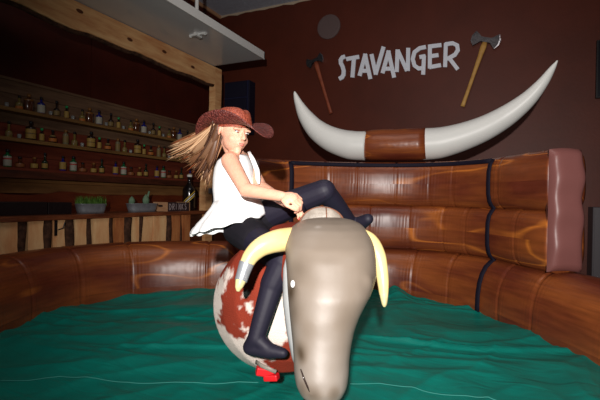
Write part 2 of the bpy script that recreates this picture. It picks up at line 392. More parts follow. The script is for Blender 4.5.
# coat hook under the top
hk = MB(); hy = onX(55.5, 225, XF).y; hk.box((XF+.0, hy-.014, .56), (XF+.012, hy+.014, .72)); hk.tube([(XF+.012, hy+.02, .62), (XF+.05, hy+.05, .64), (XF+.05, hy+.07, .70)], .006, 6)
hk.build('hook', M['black'], bc)
MB().prism(live_board((-4.9, .6), (-4.9, YB-.05), .70, 1.0, .05, .05, 1.5, 9, top_wavy=True), (-.05, 0, 0)).build('live_edge_slab', M['splash'], None, label='dark red-brown live-edge slab standing along the back of the bar', cat='board', loc=(-4.9, 3, .7))
MB().box((-4.95, .6, ZF), (-4.74, YB-.05, .70)).build('back_counter', M['darkwood'], None, label='dark wooden cabinet run carrying the live-edge slab behind the bar', cat='cabinet', loc=(-4.85, 3, ZF))

# ------------------------------------------------------------------ shelves
sh = empty('bottle_shelf', (XL, 4, 1.0), 'long three-tier wooden bottle shelf on the left wall', 'shelf')
Y0 = .6; Y1 = YB-.02
bz = [(1.0, 1.12, 'tan'), (1.125, 1.24, 'tan'), (1.245, 1.42, 'redboard'), (1.425, 1.60, 'redboard'), (1.605, 1.79, 'redboard'), (1.795, 1.955, 'greyboard'), (1.96, 2.13, 'greyboard'), (2.135, 2.28, 'greyboard')]
for a, b, m_ in bz:
    MB().box((XL, Y0, a), (XL+.025, Y1, b)).build('backboard', M[m_], sh)
MB().box((XL, Y0, 2.28), (XL+.045, Y1, 2.31)).build('top_rail', M['greyboard'], sh)
SZ = (1.945, 1.615, 1.285)
for z in SZ[:2]:
    MB().box((XL+.025, Y0, z-.04), (XL+.2, Y1, z)).build('shelf_board', M['shelf'], sh)
MB().box((XL+.025, Y0, SZ[2]-.03), (XL+.2, Y1, SZ[2])).build('shelf_board', M['redboard'], sh)
MB().box((XL+.17, Y0, SZ[2]-.115), (XL+.2, Y1, SZ[2]-.03)).build('fascia', M['darkwood'], sh)

def glassm(name, c, r=.15): return mat(name, c, r, .6, coat=.3)
G = dict(blue=glassm('blue glass', (22,26,120)), green=glassm('green glass', (18,96,56)), dgreen=glassm('dark green glass', (26,44,28)), dark=glassm('dark brown glass', (40,24,18)),
    amber=glassm('amber glass', (80,42,20)), straw=glassm('straw glass', (120,104,54)), pale=glassm('pale glass', (120,110,84)), lw=mat('white label', (165,160,145), .6), ly=mat('yellow label', (158,126,60), .6), lo=mat('orange label', (170,98,38), .6),
    lt=mat('tan label', (124,102,60), .6), lb=mat('brown label', (136,80,42), .6), gcap=mat('green cap', (30,150,84), .4), bcap=M['black'], ocap=mat('orange cap', (130,84,34), .4), lr=mat('red mark', (170,50,44), .6), dk=mat('dark mark', (60,50,44), .6))
# kind: (radius, height, shoulder fraction, neck radius, glass, cap, label (z0,z1,mat) , extra, words)
KT = {
 'blue': (.040,.205,.62,.012,'blue','bcap',(.015,.105,'lw'),None,'blue bottle with a white label'),
 'brown': (.046,.205,.70,.016,'amber','ocap',(.125,.14,'ocap'),None,'wide brown bottle with an orange collar'),
 'slim': (.033,.200,.50,.012,'dark','bcap',(.02,.075,'lt'),None,'slim dark bottle with a small tan label'),
 'gneck': (.026,.165,.62,.013,'dark','gcap',(.015,.095,'ly'),None,'small dark bottle with a green neck and yellow label'),
 'straw': (.036,.165,.50,.012,'straw','bcap',(.01,.04,'lo'),None,'straw-coloured bottle with tapering neck'),
 'big': (.050,.225,.68,.015,'dark','bcap',(.02,.13,'ly'),(.075,.082,'dk'),'big dark bottle with a large yellow label'),
 'orange': (.042,.165,.42,.013,'dark','bcap',(.02,.06,'lo'),(.08,.1,'lt'),'round-shouldered dark bottle with a low orange label'),
 'pale': (.032,.190,.72,.014,'pale','ocap',(.03,.11,'lt'),None,'pale straight bottle with a faded label'),
 'pear': (.032,.185,.40,.012,'straw','bcap',(.03,.06,'lt'),None,'yellowish bottle with long tapering neck'),
 'gin': (.038,.200,.66,.015,'green','bcap',(.015,.12,'lw'),(.085,.1,'lr'),'green bottle with a white label and red mark'),
 'squat': (.044,.130,.50,.016,'amber','bcap',(.012,.05,'lb'),None,'squat brown bottle with a brown label'),
 'round': (.036,.140,.45,.016,'amber','ocap',(.012,.062,'ly'),None,'short amber bottle with a yellow label'),
 'wine': (.031,.205,.50,.011,'dgreen','bcap',(.02,.075,'ly'),None,'dark green wine bottle with a low yellow label'),
 'byel': (.036,.190,.60,.012,'blue','bcap',(.02,.11,'ly'),None,'dark blue bottle with a yellow label'),
 'shot': None }
PROTO = {}
def make_bottle(kd):
    if kd == 'shot':
        o = MB().lathe([(.0001,.0),(.018,0),(.022,.055),(.019,.055),(.016,.01),(.0001,.01)], 12).build('shot_glass', M['glass'], None, smooth=True); return o
    r, h, sf, nr, g, cp, lb, ex, wd = KT[kd]; r *= 1.12; nr *= 1.1
    o = empty('bottle', (0,0,0)); hs = h*sf; hn = h*.86
    prof = [(r*.9,0),(r,.006),(r,hs-.015)] + [(nr+(r-nr)*math.cos(a)**1.3 if a < PI/2 else nr, hs-.015+(h*.14)*math.sin(a)) for a in (.4,.8,1.2,PI/2)] + [(nr,hn),(nr*.9,hn+.002)]
    MB().lathe(prof, 16, sx=.8).build('glass_body', G[g], o, smooth=True)
    MB().lathe([(nr*1.1,hn-.006),(nr*1.15,h-.003),(nr*.8,h)], 12).build('cap', G[cp], o, smooth=True)
    lab = MB().lathe([(r+.0008,lb[0]),(r+.0012,lb[0]+.001),(r+.0012,lb[1]),(r+.0008,lb[1]+.001)], 16, sx=.8).build('paper_label', G[lb[2]], o, smooth=True)
    if ex: MB().lathe([(r+.0016,ex[0]),(r+.0018,ex[0]+.001),(r+.0018,ex[1]),(r+.0014,ex[1]+.001)] if ex[0] < hs-.02 else [(r*.75,ex[0]),(r*.8,ex[0]+.001),(r*.62,ex[1])], 16, sx=.8).build('print_mark', G[ex[2]], lab, smooth=True)
    return o
def copy_tree(o, parent=None):
    c = o.copy(); COL.objects.link(c); c.parent = parent
    for ch in list(o.children): copy_tree(ch, c)
    return c
ORD = ('first', 'second', 'third', 'fourth', 'fifth')
XBt = XL + .12
def Yp(px): return onX(px, 150, XBt).y
P = Yp(98.5) - Yp(40.5)
rows = [
 ('top', SZ[0], [('shot',6),('straw',18.5),('brown',28),('blue',40.5),('shot',50),('slim',56),('gneck',66)]),
 ('middle', SZ[1], [('pear',8.5),('shot',19),('big',30.5),('gneck',41.5),('orange',52.5),('pale',65.5),('pear',74.5),('shot',82)]),
 ('bottom', SZ[2], [('gin',7.5),('squat',20),('round',34.5),('wine',45),('byel',63)])]
for rn, z, lst in rows:
    seen = {}
    items = sorted([(Yp(px)+P*q, kd) for kd, px in lst for q in range(4)])
    items = [(yy, kd) for yy, kd in items if 0 < yy < YB-.9+.2]
    tot = {}
    for yy, kd in items: tot[kd] = tot.get(kd, 0)+1
    for yy, kd in items:
        i = seen[kd] = seen.get(kd, 0)+1
        if kd in PROTO: o = copy_tree(PROTO[kd])
        else: o = PROTO[kd] = make_bottle(kd)
        o.location = (XBt, yy, z)
        wd = 'tiny empty shot glass' if kd == 'shot' else KT[kd][8]
        ordn = ('first','second','third','fourth','fifth','sixth','seventh','eighth','ninth','tenth')[i-1]
        tag(o, '%s, %s along the %s shelf' % (wd, ordn, rn), 'glass' if kd == 'shot' else 'bottle', ('shot glasses' if kd == 'shot' else 'bottles') + ' on the %s bar shelf' % rn)

# ------------------------------------------------------------------ things on the counter
ZT = .775
def Yc(px, X=-4.35): return onX(px, 205, X).y
y0, y1, ym = .9, Yc(72), Yc(48)
cs = empty('black_case', (-4.4, (y0+y1)/2, ZT), 'long low black case lying on the left of the bar counter', 'case')
MB().box((-4.52, y0, ZT), (-4.35, ym-.004, ZT+.135)).build('case_body', M['blackbox'], cs, bev=.006)
MB().box((-4.52, ym+.004, ZT), (-4.35, y1, ZT+.13)).build('case_body', M['blackbox'], cs, bev=.006)
def trough(px0, px1, name, label, cat):
    a, b = Yc(px0), Yc(px1); t = empty(name, (-4.4, (a+b)/2, ZT), label, cat); c = (a+b)/2; h = (b-a)/2
    n = 28; outer = []; 
    def ring(s, z, k=.0): return [(-4.4 + (.085*s-k)*math.copysign(abs(math.sin(2*PI*i/n))**.6, math.sin(2*PI*i/n)), c + (h*s-k)*math.copysign(abs(math.cos(2*PI*i/n))**.5, math.cos(2*PI*i/n)), ZT+z) for i in range(n)]
    rs = [ring(.86,.001), ring(.9,.03), ring(.91,.034), ring(.92,.04), ring(1,.105), ring(1.03,.108), ring(1.03,.113), ring(.98,.112), ring(.95,.09)]
    vs = sum(rs, []); m = len(rs); fs = [(i*n+k, i*n+(k+1) % n, (i+1)*n+(k+1) % n, (i+1)*n+k) for i in range(m-1) for k in range(n)] + [tuple(range(n))[::-1], tuple(range((m-1)*n, m*n))]
    MB().add(vs, fs).build('metal_tub', M['galv'], t, smooth=True)
    s2 = MB()
    s2.add([(x, y, z-.0) for x, y, z in ring(.945,.095)], [tuple(range(n))]).build('soil', M['bark'], t)
    return t, c, h
t, c, h = trough(80, 107, 'grass_planter', 'galvanised oval tub of short green grass on the bar counter', 'planter')
g = MB()
for i in range(420):
    x = -4.4 + random.uniform(-.07,.07); yy = c + random.uniform(-h*.9, h*.9); hh = random.uniform(.07,.13); lx = random.uniform(-.02,.02); ly = random.uniform(-.025,.025)
    a = random.uniform(0, PI); dx, dy = .003*math.cos(a), .003*math.sin(a); z = ZT+.09
    g.add([(x-dx,yy-dy,z),(x+dx,yy+dy,z),(x+lx*.4+dx*.7,yy+ly*.4+dy*.7,z+hh*.6),(x+lx*.4-dx*.7,yy+ly*.4-dy*.7,z+hh*.6),(x+lx,yy+ly,z+hh)], [(0,1,2,3),(3,2,4)])
g.build('grass', M['grass'], t, kind='stuff')
t, c, h = trough(131, 158, 'cactus_planter', 'galvanised oval tub with two pale green cacti on the bar counter', 'planter')
for yy, hh, rr in ((Yc(134.5), .12, .042), (Yc(148.5), .15, .048)):
    cx = MB(); nn = 24; vs = []; m = 12
    for i in range(m+1):
        tt = i/m; rad = rr*(math.sin(PI*min(1, tt*.93+.12)))**.6 if i < m else .003
        for k in range(nn):
            a = 2*PI*k/nn; q = rad*(1+.1*math.cos(a*8)); vs.append((-4.4+q*math.cos(a)*.75, yy+q*math.sin(a), ZT+.09+hh*tt))
    fs = [(i*nn+k, i*nn+(k+1) % nn, (i+1)*nn+(k+1) % nn, (i+1)*nn+k) for i in range(m) for k in range(nn)] + [tuple(range(m*nn, (m+1)*nn))]
    cx.add(vs, fs)
    if hh > .13: cx.cap((-4.4, yy+.03, ZT+.2), (-4.4, yy+.055, ZT+.27), .016, .014, 10)
    cx.build('cactus', M['cactus'], t, smooth=True)
# crate with DRINKS
ya, yb = Yc(167, -4.3), Yc(190, -4.3)
cr = empty('drinks_crate', (-4.4, (ya+yb)/2, ZT), 'low wooden crate lettered DRINKS, light end with a hand slot, on the counter', 'crate')
x0, x1 = -4.56, -4.30; z0, z1 = ZT, ZT+.13
# light end panel with slot faces the camera (-Y side)
ep = MB(); sx0, sx1, sz0, sz1 = -4.48, -4.38, z0+.06, z0+.09
for a, b in (((x0, z0), (sx0, z1)), ((sx1, z0), (x1, z1)), ((sx0, z0), (sx1, sz0)), ((sx0, sz1), (sx1, z1))):
    ep.box((a[0], ya, a[1]), (b[0], ya+.018, b[1]))
ep.build('end_board', M['crate_l'], cr, label='light wooden end with dark hand slot')
MB().box((x0, yb-.018, z0), (x1, yb, z1)).build('end_board', M['crate_l'], cr)
sd = MB().box((x1-.016, ya+.018, z0), (x1, yb-.018, z1-.004)).build('side_board', M['crate_d'], cr)
MB().box((x0, ya+.018, z0), (x0+.016, yb-.018, z1-.004)).build('side_board', M['crate_d'], cr)
MB().box((x0+.016, ya+.018, z0), (x1-.016, yb-.018, z0+.012)).build('base_board', M['crate_d'], cr)

def stroke(mb, pts, w, X=None, Y=None, th=.004, tofn=None):
    """flat letter stroke with mitred joins, pts in a 2D frame, tofn maps (a,b)->3D, extruded by th vector"""
    pts = [Vector((p[0], p[1])) for p in pts]; n = len(pts); Lf = []; Rg = []
    for i in range(n):
        t = (pts[min(i+1, n-1)] - pts[max(i-1, 0)]).normalized(); nn = Vector((-t.y, t.x))
        k = 1.0
        if 0 < i < n-1:
            t1 = (pts[i]-pts[i-1]).normalized(); k = 1/max(.5, abs(nn.dot(Vector((-t1.y, t1.x)))))
        Lf.append(pts[i]+nn*w/2*k); Rg.append(pts[i]-nn*w/2*k)
    for i in range(n-1):
        q = [Lf[i], Lf[i+1], Rg[i+1], Rg[i]]; o_ = Vector(th).normalized()*(.0006*i)
        mb.prism([Vector(tofn(p.x, p.y))-o_ for p in q], th)
LET = {'D': [[(0,0),(0,1)], [(0,1),(.35,.9),(.6,.5),(.35,.1),(0,0)]], 'R': [[(0,0),(0,1)], [(0,1),(.45,.95),(.5,.7),(.4,.5),(0,.45)], [(.2,.45),(.6,0)]],
  'I': [[(.15,0),(.15,1)]], 'N': [[(0,0),(0,1),(.55,0),(.55,1)]], 'K': [[(0,0),(0,1)], [(.5,1),(.05,.5),(.55,0)]], 'S': [[(.5,.9),(.25,1),(.02,.8),(.15,.58),(.4,.45),(.5,.22),(.3,0),(.0,.1)]]}
word = 'DRINKS'; lw_ = (yb-ya-.06)*.8/6
for i, ch in enumerate(word):
    m_ = MB(); yb0 = ya + .05 + i*lw_*1.12
    for s_ in LET[ch]: stroke(m_, s_, .12, th=(-.004, 0, 0), tofn=lambda a, b: (x1+.002, yb0+a*lw_*1.1, z0+.022+b*.085))
    m_.build('letter', M['paintw'], sd)
# big display bottle
yq = Yc(189, -4.5); bb = empty('display_bottle', (-4.47, yq+.02, ZT), 'very large dark display bottle with a slanting gold label at the counter end', 'bottle')
# stands on the counter behind the crate
bb.location = (-4.45, yb+.16, ZT); bx, by = -4.45, yb+.16
R_ = .105
MB().lathe([(R_*.92,0),(R_,.01),(R_,.30),(R_*.93,.345),(R_*.62,.39),(.042,.42),(.034,.44),(.03,.52),(.036,.525),(.036,.545),(.02,.546)], 28, (bx,by,ZT)).build('glass_body', glassm('near black glass', (22,16,16)), bb, smooth=True)
MB().lathe([(.037,.525),(.04,.53),(.04,.56),(.03,.563)], 16, (bx,by,ZT)).build('cap', M['white'], bb, smooth=True)
def wrap(a, z, k=.002): return (bx+(R_+k)*math.cos(a), by+(R_+k)*math.sin(a), ZT+z)
def band(z0_, z1_, wd, mt, k, nm):
    mb = MB(); n = 16; vs = []
    for i in range(n+1):
        a = -1.75+1.75*i/n; z = z0_+(z1_-z0_)*i/n
        vs += [wrap(a, z-wd/2, k), wrap(a, z+wd/2, k)]
    mb.add(vs, [(2*i, 2*i+2, 2*i+3, 2*i+1) for i in range(n)]); return mb.build(nm, mt, bb, smooth=True)
band(.10, .27, .085, M['gold'], .001, 'slanted_label'); band(.10, .27, .05, M['black'], .002, 'label_stripe'); band(.10, .27, .018, M['white'], .003, 'label_lettering')

# ------------------------------------------------------------------ back wall: speaker, sign, axes, disc
a, b = onY(225, 83, 6.8), onY(250, 83, 6.8)
sp = empty('wall_speaker', ((a.x+b.x)/2, 6.9, a.z-.5), 'dark navy loudspeaker box on the back wall above the hat', 'speaker')
MB().box((a.x, 6.78, a.z-1.0), (b.x, 6.998, a.z)).build('cabinet', M['navy'], sp, bev=.012)
MB().box((a.x+.03, 6.765, a.z-.30), (b.x-.05, 6.781, a.z-.03)).build('grille', M['navy'], sp)
MB().box((a.x+.03, 6.765, a.z-.95), (b.x-.05, 6.781, a.z-.33)).build('grille', M['navy'], sp)
MB().box((a.x+.02, 6.762, a.z-.325), (b.x-.04, 6.781, a.z-.305)).build('cross_bar', M['navy2'], sp)
MB().box((b.x-.04, 6.762, a.z-.98), (b.x-.02, 6.781, a.z-.01)).build('side_bar', M['navy2'], sp)
cdc = onY(329, 27, YB); MB().lathe([(.215,0),(.212,.02),(.19,.026),(.001,.03)], 40).build('wall_disc', M['disc'], None, smooth=False, label='round grey disc high on the wall left of the lettering', cat='disc')
dd = bpy.data.objects['wall_disc']; dd.location = (cdc.x, YB, cdc.z); dd.rotation_euler = (PI/2, 0, 0)
sg = empty('wall_lettering', onY(400, 62, YB), 'white cut-out letters reading STAVANGER on the brown wall', 'sign')
def z1f(x, y): return onY(334+x/9.09, 45+y/9.09, YB-.03)
def z2f(x, y): return onY(396+x/9.09, 38+y/9.09, YB-.03)
LT = [
 (z1f, [[(101,103),(75,112),(60,135),(62,165),(78,195),(88,235),(86,270),(72,294),(46,308)]]),
 (z1f, [[(110,128),(228,106)], [(180,118),(166,294)]]),
 (z1f, [[(231,280),(286,80)], [(280,80),(330,308)], [(250,233),(305,233)]]),
 (z1f, [[(340,82),(380,268)], [(376,268),(450,14)]]),
 (z1f, [[(440,256),(498,50)], [(492,50),(546,295)], [(462,214),(522,214)]]),
 (z2f, [[(14,104),(6,308)], [(14,108),(100,298)], [(110,88),(107,298)]]),
 (z2f, [[(272,80),(215,92),(168,128),(152,190),(168,250),(205,277),(250,272)], [(254,158),(246,332)], [(212,172),(268,162)]]),
 (z2f, [[(308,60),(307,276)], [(300,76),(413,62)], [(305,165),(386,153)], [(300,264),(408,244)]]),
 (z2f, [[(453,46),(446,264)], [(446,56),(515,46),(556,66),(562,110),(535,152),(462,192)], [(482,180),(562,284)]]),
]
for fn, ss in LT:
    m_ = MB()
    for q, s_ in enumerate(ss): stroke(m_, s_, 36, th=(0, .024, 0), tofn=lambda a_, b_, q=q: fn(a_, b_)+Vector((0, .003*q, 0)))
    m_.build('letter', M['sign'], sg)
def axe(p0, p1, hc, hw, nm, lab, hm):
    """p0 = top of handle, p1 = butt, in photo coordinates of the wall plane"""
    A, B = onY(p0[0], p0[1], YB-.05), onY(p1[0], p1[1], YB-.05)
    e = empty(nm, A, lab, 'axe'); ax = (B-A); ln = ax.length; ax.normalize(); side = Vector((0,1,0)).cross(ax).normalized()
    if side.x < 0: side = -side
    h = MB(); rings = [(0,.036),(.08,.045),(.2,.036),(.5,.028),(.8,.027),(.94,.03),(1,.033)]
    h.tube([A+ax*ln*t for t, _ in rings], [r for _, r in rings], 10, flat=.55, upv=side); h.build('handle', hm, e, smooth=True)
    up_ = -ax; cx = A + up_*.03
    def P2(s_, u, y): return cx + side*s_ + up_*u + Vector((0, y, 0))
    prof = [(-.20,.085,.10),(-.165,.07,.0),(-.06,.028,0),(.06,.028,0),(.165,.07,0),(.20,.085,0)]
    out = [(-.165,.105),(-.20,.03),(-.20,-.05),(-.155,-.115),(-.07,-.035),(.07,-.035),(.155,-.115),(.20,-.05),(.20,.03),(.165,.105),(.07,.035),(-.07,.035)]
    k = hw; pts = [P2(a_*k, b_*k, -.022) for a_, b_ in out]
    MB().prism(pts, (0, .044, 0)).build('head', M['steel'], e)
    for sgn in (-1, 1):
        q = [(.165*sgn,.105),(.205*sgn,.03),(.205*sgn,-.05),(.155*sgn,-.115),(.185*sgn,-.045),(.187*sgn,.03)]
        MB().prism([P2(a_*k, b_*k, -.027) for a_, b_ in q], (0, .054, 0)).build('cutting_edge', M['edge'] if sgn > 0 else M['steel'], e)
    return e
axe((315.5, 62), (331, 113.5), 0, .80, 'double_axe', 'double-bitted axe with red-brown handle on the wall, left of the lettering', M['axered'])
axe((485, 42), (462.5, 106.5), 0, 1.0, 'double_axe', 'double-bitted axe with yellow handle on the wall, right of the lettering', M['axeyel'])
a = onY(597, 40, YB-.06); b = onY(597, 98, YB-.06)
tv = empty('wall_screen', (a.x+.6, YB-.05, b.z), 'dark flat screen on the back wall at the far right', 'screen')
MB().box((a.x, YB-.06, b.z), (a.x+1.3, YB, a.z)).build('casing', M['black'], tv, bev=.006)
MB().box((a.x+.02, YB-.066, b.z+.02), (a.x+1.28, YB-.058, a.z-.02)).build('display', M['screen'], tv)
a = onY(593, 207, YB-.35)
cb = empty('grey_cabinet', (a.x+.4, YB-.18, ZF), 'grey metal cabinet against the back wall, right of the inflatable', 'cabinet')
MB().box((a.x, YB-.35, ZF), (a.x+.8, YB-.002, a.z)).build('body', M['cabinet'], cb, bev=.01)
MB().box((a.x+.02, YB-.362, ZF+.05), (a.x+.39, YB-.35, a.z-.03)).build('door', M['cabinet'], cb)
MB().box((a.x+.41, YB-.362, ZF+.05), (a.x+.78, YB-.35, a.z-.03)).build('door', M['cabinet'], cb)

# ------------------------------------------------------------------ inflatable ring
ar = empty('inflatable_arena', tuple(L(-.1, 3.0, ZF)), 'brown log-print inflatable ring wall with white bull horns on top', 'inflatable')
def spline(pts, step):
    pts = [Vector((p[0], p[1], 0)) for p in pts]; P_ = [pts[0]*2-pts[1]] + pts + [pts[-1]*2-pts[-2]]; out = []
    for i in range(1, len(P_)-2):
        p0, p1, p2, p3 = P_[i-1:i+3]
        for k in range(24):
            t = k/24; out.append(.5*((2*p1)+(p2-p0)*t+(2*p0-5*p1+4*p2-p3)*t*t+(3*p1-p0-3*p2+p3)*t**3))
    out.append(P_[-2]); res = [out[0]]; acc = 0; 
    for a_, b_ in zip(out, out[1:]):
        seg = (b_-a_).length; d_ = step-acc
        while d_ <= seg: res.append(a_+(b_-a_)*(d_/seg)); d_ += step
        acc = (acc+seg) % step
    res.append(out[-1]); return res
def airtube(path, off, hw, z0, z1, name, seams, seed, taper0=.12, taper1=.12, pw=.8, nk=28):
    """inflated tube; path = inner face line (r, d), offset outward by off; UVs in metres"""
    pts = spline(path, .0125); n = len(pts); vs = []; fs = []; uvs = []; zc = (z0+z1)/2; hz = (z1-z0)/2; s = 0
    tot = (n-1)*.0125
    for i in range(n):
        t = (pts[min(i+3, n-1)]-pts[max(i-3, 0)]).normalized(); nrm = Vector((-t.y, t.x, 0))   # outward side (left of travel)
        c = pts[i] + nrm*off; s = i*.0125
        de = min(s, taper0) / taper0 if taper0 else 1; de2 = min(tot-s, taper1)/taper1 if taper1 else 1
        k = math.sqrt(max(0, 1-(1-de)**2))*math.sqrt(max(0, 1-(1-de2)**2)); k = max(k, .02)
        pinch = 0; pl_ = 0
        for sm_ in seams:
            dx = s-sm_; pinch += math.exp(-(dx/.012)**2); pl_ += math.exp(-(dx/.09)**2)
        for q in range(nk+1):
            g = 2*PI*q/nk; cx_, sx_ = math.cos(g), math.sin(g)
            pwz = pw
            lat = math.copysign(abs(cx_)**pwz, cx_); ver = math.copysign(abs(sx_)**pwz, sx_)
            ple = pl_*.0035*math.sin(s*2*PI/.034+2.5*math.sin(g*2+seed)+seed)*(.4+.6*abs(math.sin(g*3+seed+s*3)))
            fac = k*(1-.035*pinch) 
            wob = .006*mnoise.noise(Vector((s*3, g*1.2, seed)))
            rr = hw*fac+ple+wob
            p = c - nrm*(lat*rr); z = zc + ver*(hz*fac+ple)
            w3 = L(p.x, p.y, z); vs.append(w3); uvs.append((s+seed*3.7, q/nk*(2*hw+2*hz)*1.3+seed))
    m = nk+1
    for i in range(n-1):
        for q in range(nk): fs.append((i*m+q, (i+1)*m+q, (i+1)*m+q+1, i*m+q+1))
    fs.append(tuple(range(nk))); fs.append(tuple(range((n-1)*m, (n-1)*m+nk))[::-1])
    b_ = MB(); b_.v = [tuple(v) for v in vs]; b_.f = fs
    return b_.build(name, M['vinyl'], ar, smooth=True, uvs=uvs)
# paths travel from the left arm, along the back, to the right arm (outward = left of travel)
ring_l = [(-2.08,.9),(-2.10,2.0),(-2.12,3.0),(-2.10,3.6),(-1.93,4.05),(-1.58,4.38),(-1.17,4.52),(-.62,4.60)]
ring_r = [(-.50,4.52),(-.1,4.62),(.5,4.68),(1.0,4.64),(1.40,4.38),(1.64,3.95),(1.76,3.4),(1.86,2.8),(1.93,2.0),(1.93,.9)]
face = [(-.46,4.30),(-.1,4.56),(.44,4.68),(1.0,4.64),(1.44,4.42),(1.70,4.03),(1.80,3.55),(1.86,3.20)]
airtube(ring_l, .26, .27, ZF, .50, 'side_tube', (.5,1.05,1.45,2.1,2.5,3.05,3.55,4.3), 1, taper0=.2, taper1=.16)
airtube(ring_r, .26, .27, ZF, .475, 'side_tube', (.5,.9,1.35,1.75,2.15,2.8,3.2,3.9,4.4,5.0), 2, taper0=.1, taper1=.2)
airtube(face, .17, .17, .455, .945, 'wall_tube', (.55,.95,1.35,1.75,2.1,2.35,3.0), 3, taper0=.06, taper1=.03, pw=.6)
airtube(face, .17, .17, .925, 1.415, 'wall_tube', (.4,.85,1.2,1.6,1.95,2.2,2.75), 4, taper0=.06, taper1=.03, pw=.6)
# maroon end pillow closing the right end of the two upper tubes
e1 = MB(); n1, n2 = 18, 30; ec = (2.015, 3.165); vs = []; fs = []
def pil(u, v, sgn):
    x = 1.868+.25*u; z = .475+.925*v
    bulge = (max(0, 1-(2*u-1)**6)**.5)*(max(0, 1-(2*v-1)**10)**.5)
    x += .010*math.sin(v*17+1)*(u) ; y = 3.20 + .02 - sgn*(.07*bulge+.004) + .008*math.sin(v*23)*bulge
    return L(x, y, z+.012*math.sin(u*PI))
for sgn in (1, -1):
    b0 = len(vs)
    for i in range(n1+1):
        for j in range(n2+1): vs.append(pil(i/n1, j/n2, sgn))
    for i in range(n1):
        for j in range(n2):
            q = (b0+i*(n2+1)+j, b0+(i+1)*(n2+1)+j, b0+(i+1)*(n2+1)+j+1, b0+i*(n2+1)+j+1); fs.append(q if sgn > 0 else q[::-1])
e1.add(vs, fs).build('end_pillow', M['cap'], ar, smooth=True, label='plain maroon end pillow')
# straps framing the middle panel
def strapat(pts, w, nm='strap', upv=None):
    MB().tube(pts, w, 8, flat=.45, upv=upv).build(nm, M['strap'], ar, smooth=True)
def face_pt(frac, z, out=.012):
    pts = spline(face, .05); i = int(frac*(len(pts)-1)); p = pts[i]; t = (pts[min(i+1, len(pts)-1)]-pts[max(i-1, 0)]).normalized(); nrm = Vector((-t.y, t.x, 0))
    return p, nrm, out
def contour(frac, zs):
    p, nrm, _ = face_pt(frac, 0); out = []
    for z in zs:
        pp_, nn_ = p, nrm
        if z < .465:
            zc, hz, hw, of, pw = .037, .437, .27, .26, .8; rp__ = spline(ring_r, .03); k_ = min(range(len(rp__)), key=lambda j: (rp__[j]-p).length)
            t_ = (rp__[min(k_+1, len(rp__)-1)]-rp__[max(k_-1, 0)]).normalized(); pp_, nn_ = rp__[k_], Vector((-t_.y, t_.x, 0))
        elif z < .935: zc, hz, hw, of, pw = .70, .245, .17, .17, .6
        else: zc, hz, hw, of, pw = 1.17, .245, .17, .17, .6
        vv = min(1, abs(z-zc)/hz); sn = vv**(1/pw); cs_ = math.sqrt(max(0, 1-sn*sn)); lat = cs_**pw
        q = pp_ + nn_*(of - hw*lat - .014); out.append(L(q.x, q.y, z))
    return out
zsA = [1.385,1.34,1.27,1.17,1.07,1.0,.965,.94,.92,.87,.80,.70,.60,.53,.49,.465,.45,.40,.33,.25,.15,.05,-.05]
for fr_ in (.135, .785):
    pn = face_pt(fr_, 0)[1]; strapat(contour(fr_, zsA), .026, upv=tuple(L(pn.y, -pn.x, 0)))
top = [contour(.135+.65*i/30, [1.375])[0] for i in range(31)]
strapat(top, .022)
# horns on top of the wall
DH = 4.86
lg = [C(x_, y_, d_) for x_, y_, d_ in ((363,145.8,5.02),(372,145.3,4.98),(384,145,4.93),(396,145,4.88),(408,144.6,4.84),(418,144.3,4.8),(426,143.8,4.77))]
b_ = MB(); rr_ = [.165,.178,.182,.18,.182,.182,.178]; b_.tube(lg, rr_, 28, upv=(0,0,1)); uvs = []
s = 0
for i in range(len(lg)):
    if i: s += (lg[i]-lg[i-1]).length
    for k in range(28): uvs.append((s*1.2+5, k/28*1.4))
b_.build('horn_log', M['vinyl'], ar, smooth=True, uvs=uvs)
def horn(st, nm, mt, par, n=26, label=None, flat=1.0):
    P_ = [C(a_, b_, c_) for a_, b_, c_, _ in st]; R_h = [w_/2*c_/F for _, _, c_, w_ in st]
    # smooth interpolation
    pp = []; rr = []
    Q = [P_[0]*2-P_[1]]+P_+[P_[-1]*2-P_[-2]]; q_ = [R_h[0]]+R_h+[R_h[-1]]
    for i in range(1, len(Q)-2):
        for k in range(6):
            t_ = k/6; p0, p1, p2, p3 = Q[i-1:i+3]
            pp.append(.5*((2*p1)+(p2-p0)*t_+(2*p0-5*p1+4*p2-p3)*t_*t_+(3*p1-p0-3*p2+p3)*t_**3)); rr.append(q_[i]+(q_[i+1]-q_[i])*t_)
    pp.append(P_[-1]); rr.append(R_h[-1])
    return MB().tube(pp, rr, n, upv=(0,0,1), flat=flat).build(nm, mt, par, smooth=True, label=label)
horn([(366,146,4.99,29),(350,145,5.04,28.5),(332,139.5,5.1,25),(317,130,5.16,20.5),(306,117,5.2,15),(299,104,5.22,8.5),(295.5,95,5.22,4),(294.5,91.5,5.22,1.2)], 'horn', M['hornw'], ar)
horn([(423,144.3,4.79,32),(440,142.8,4.72,31),(462,137,4.62,28),(485,128,4.5,25),(507,115.5,4.37,21.5),(527,100,4.25,16.5),(542,83.5,4.15,11),(552,69,4.1,6),(557.5,60.5,4.07,1.2)], 'horn', M['hornw'], ar)

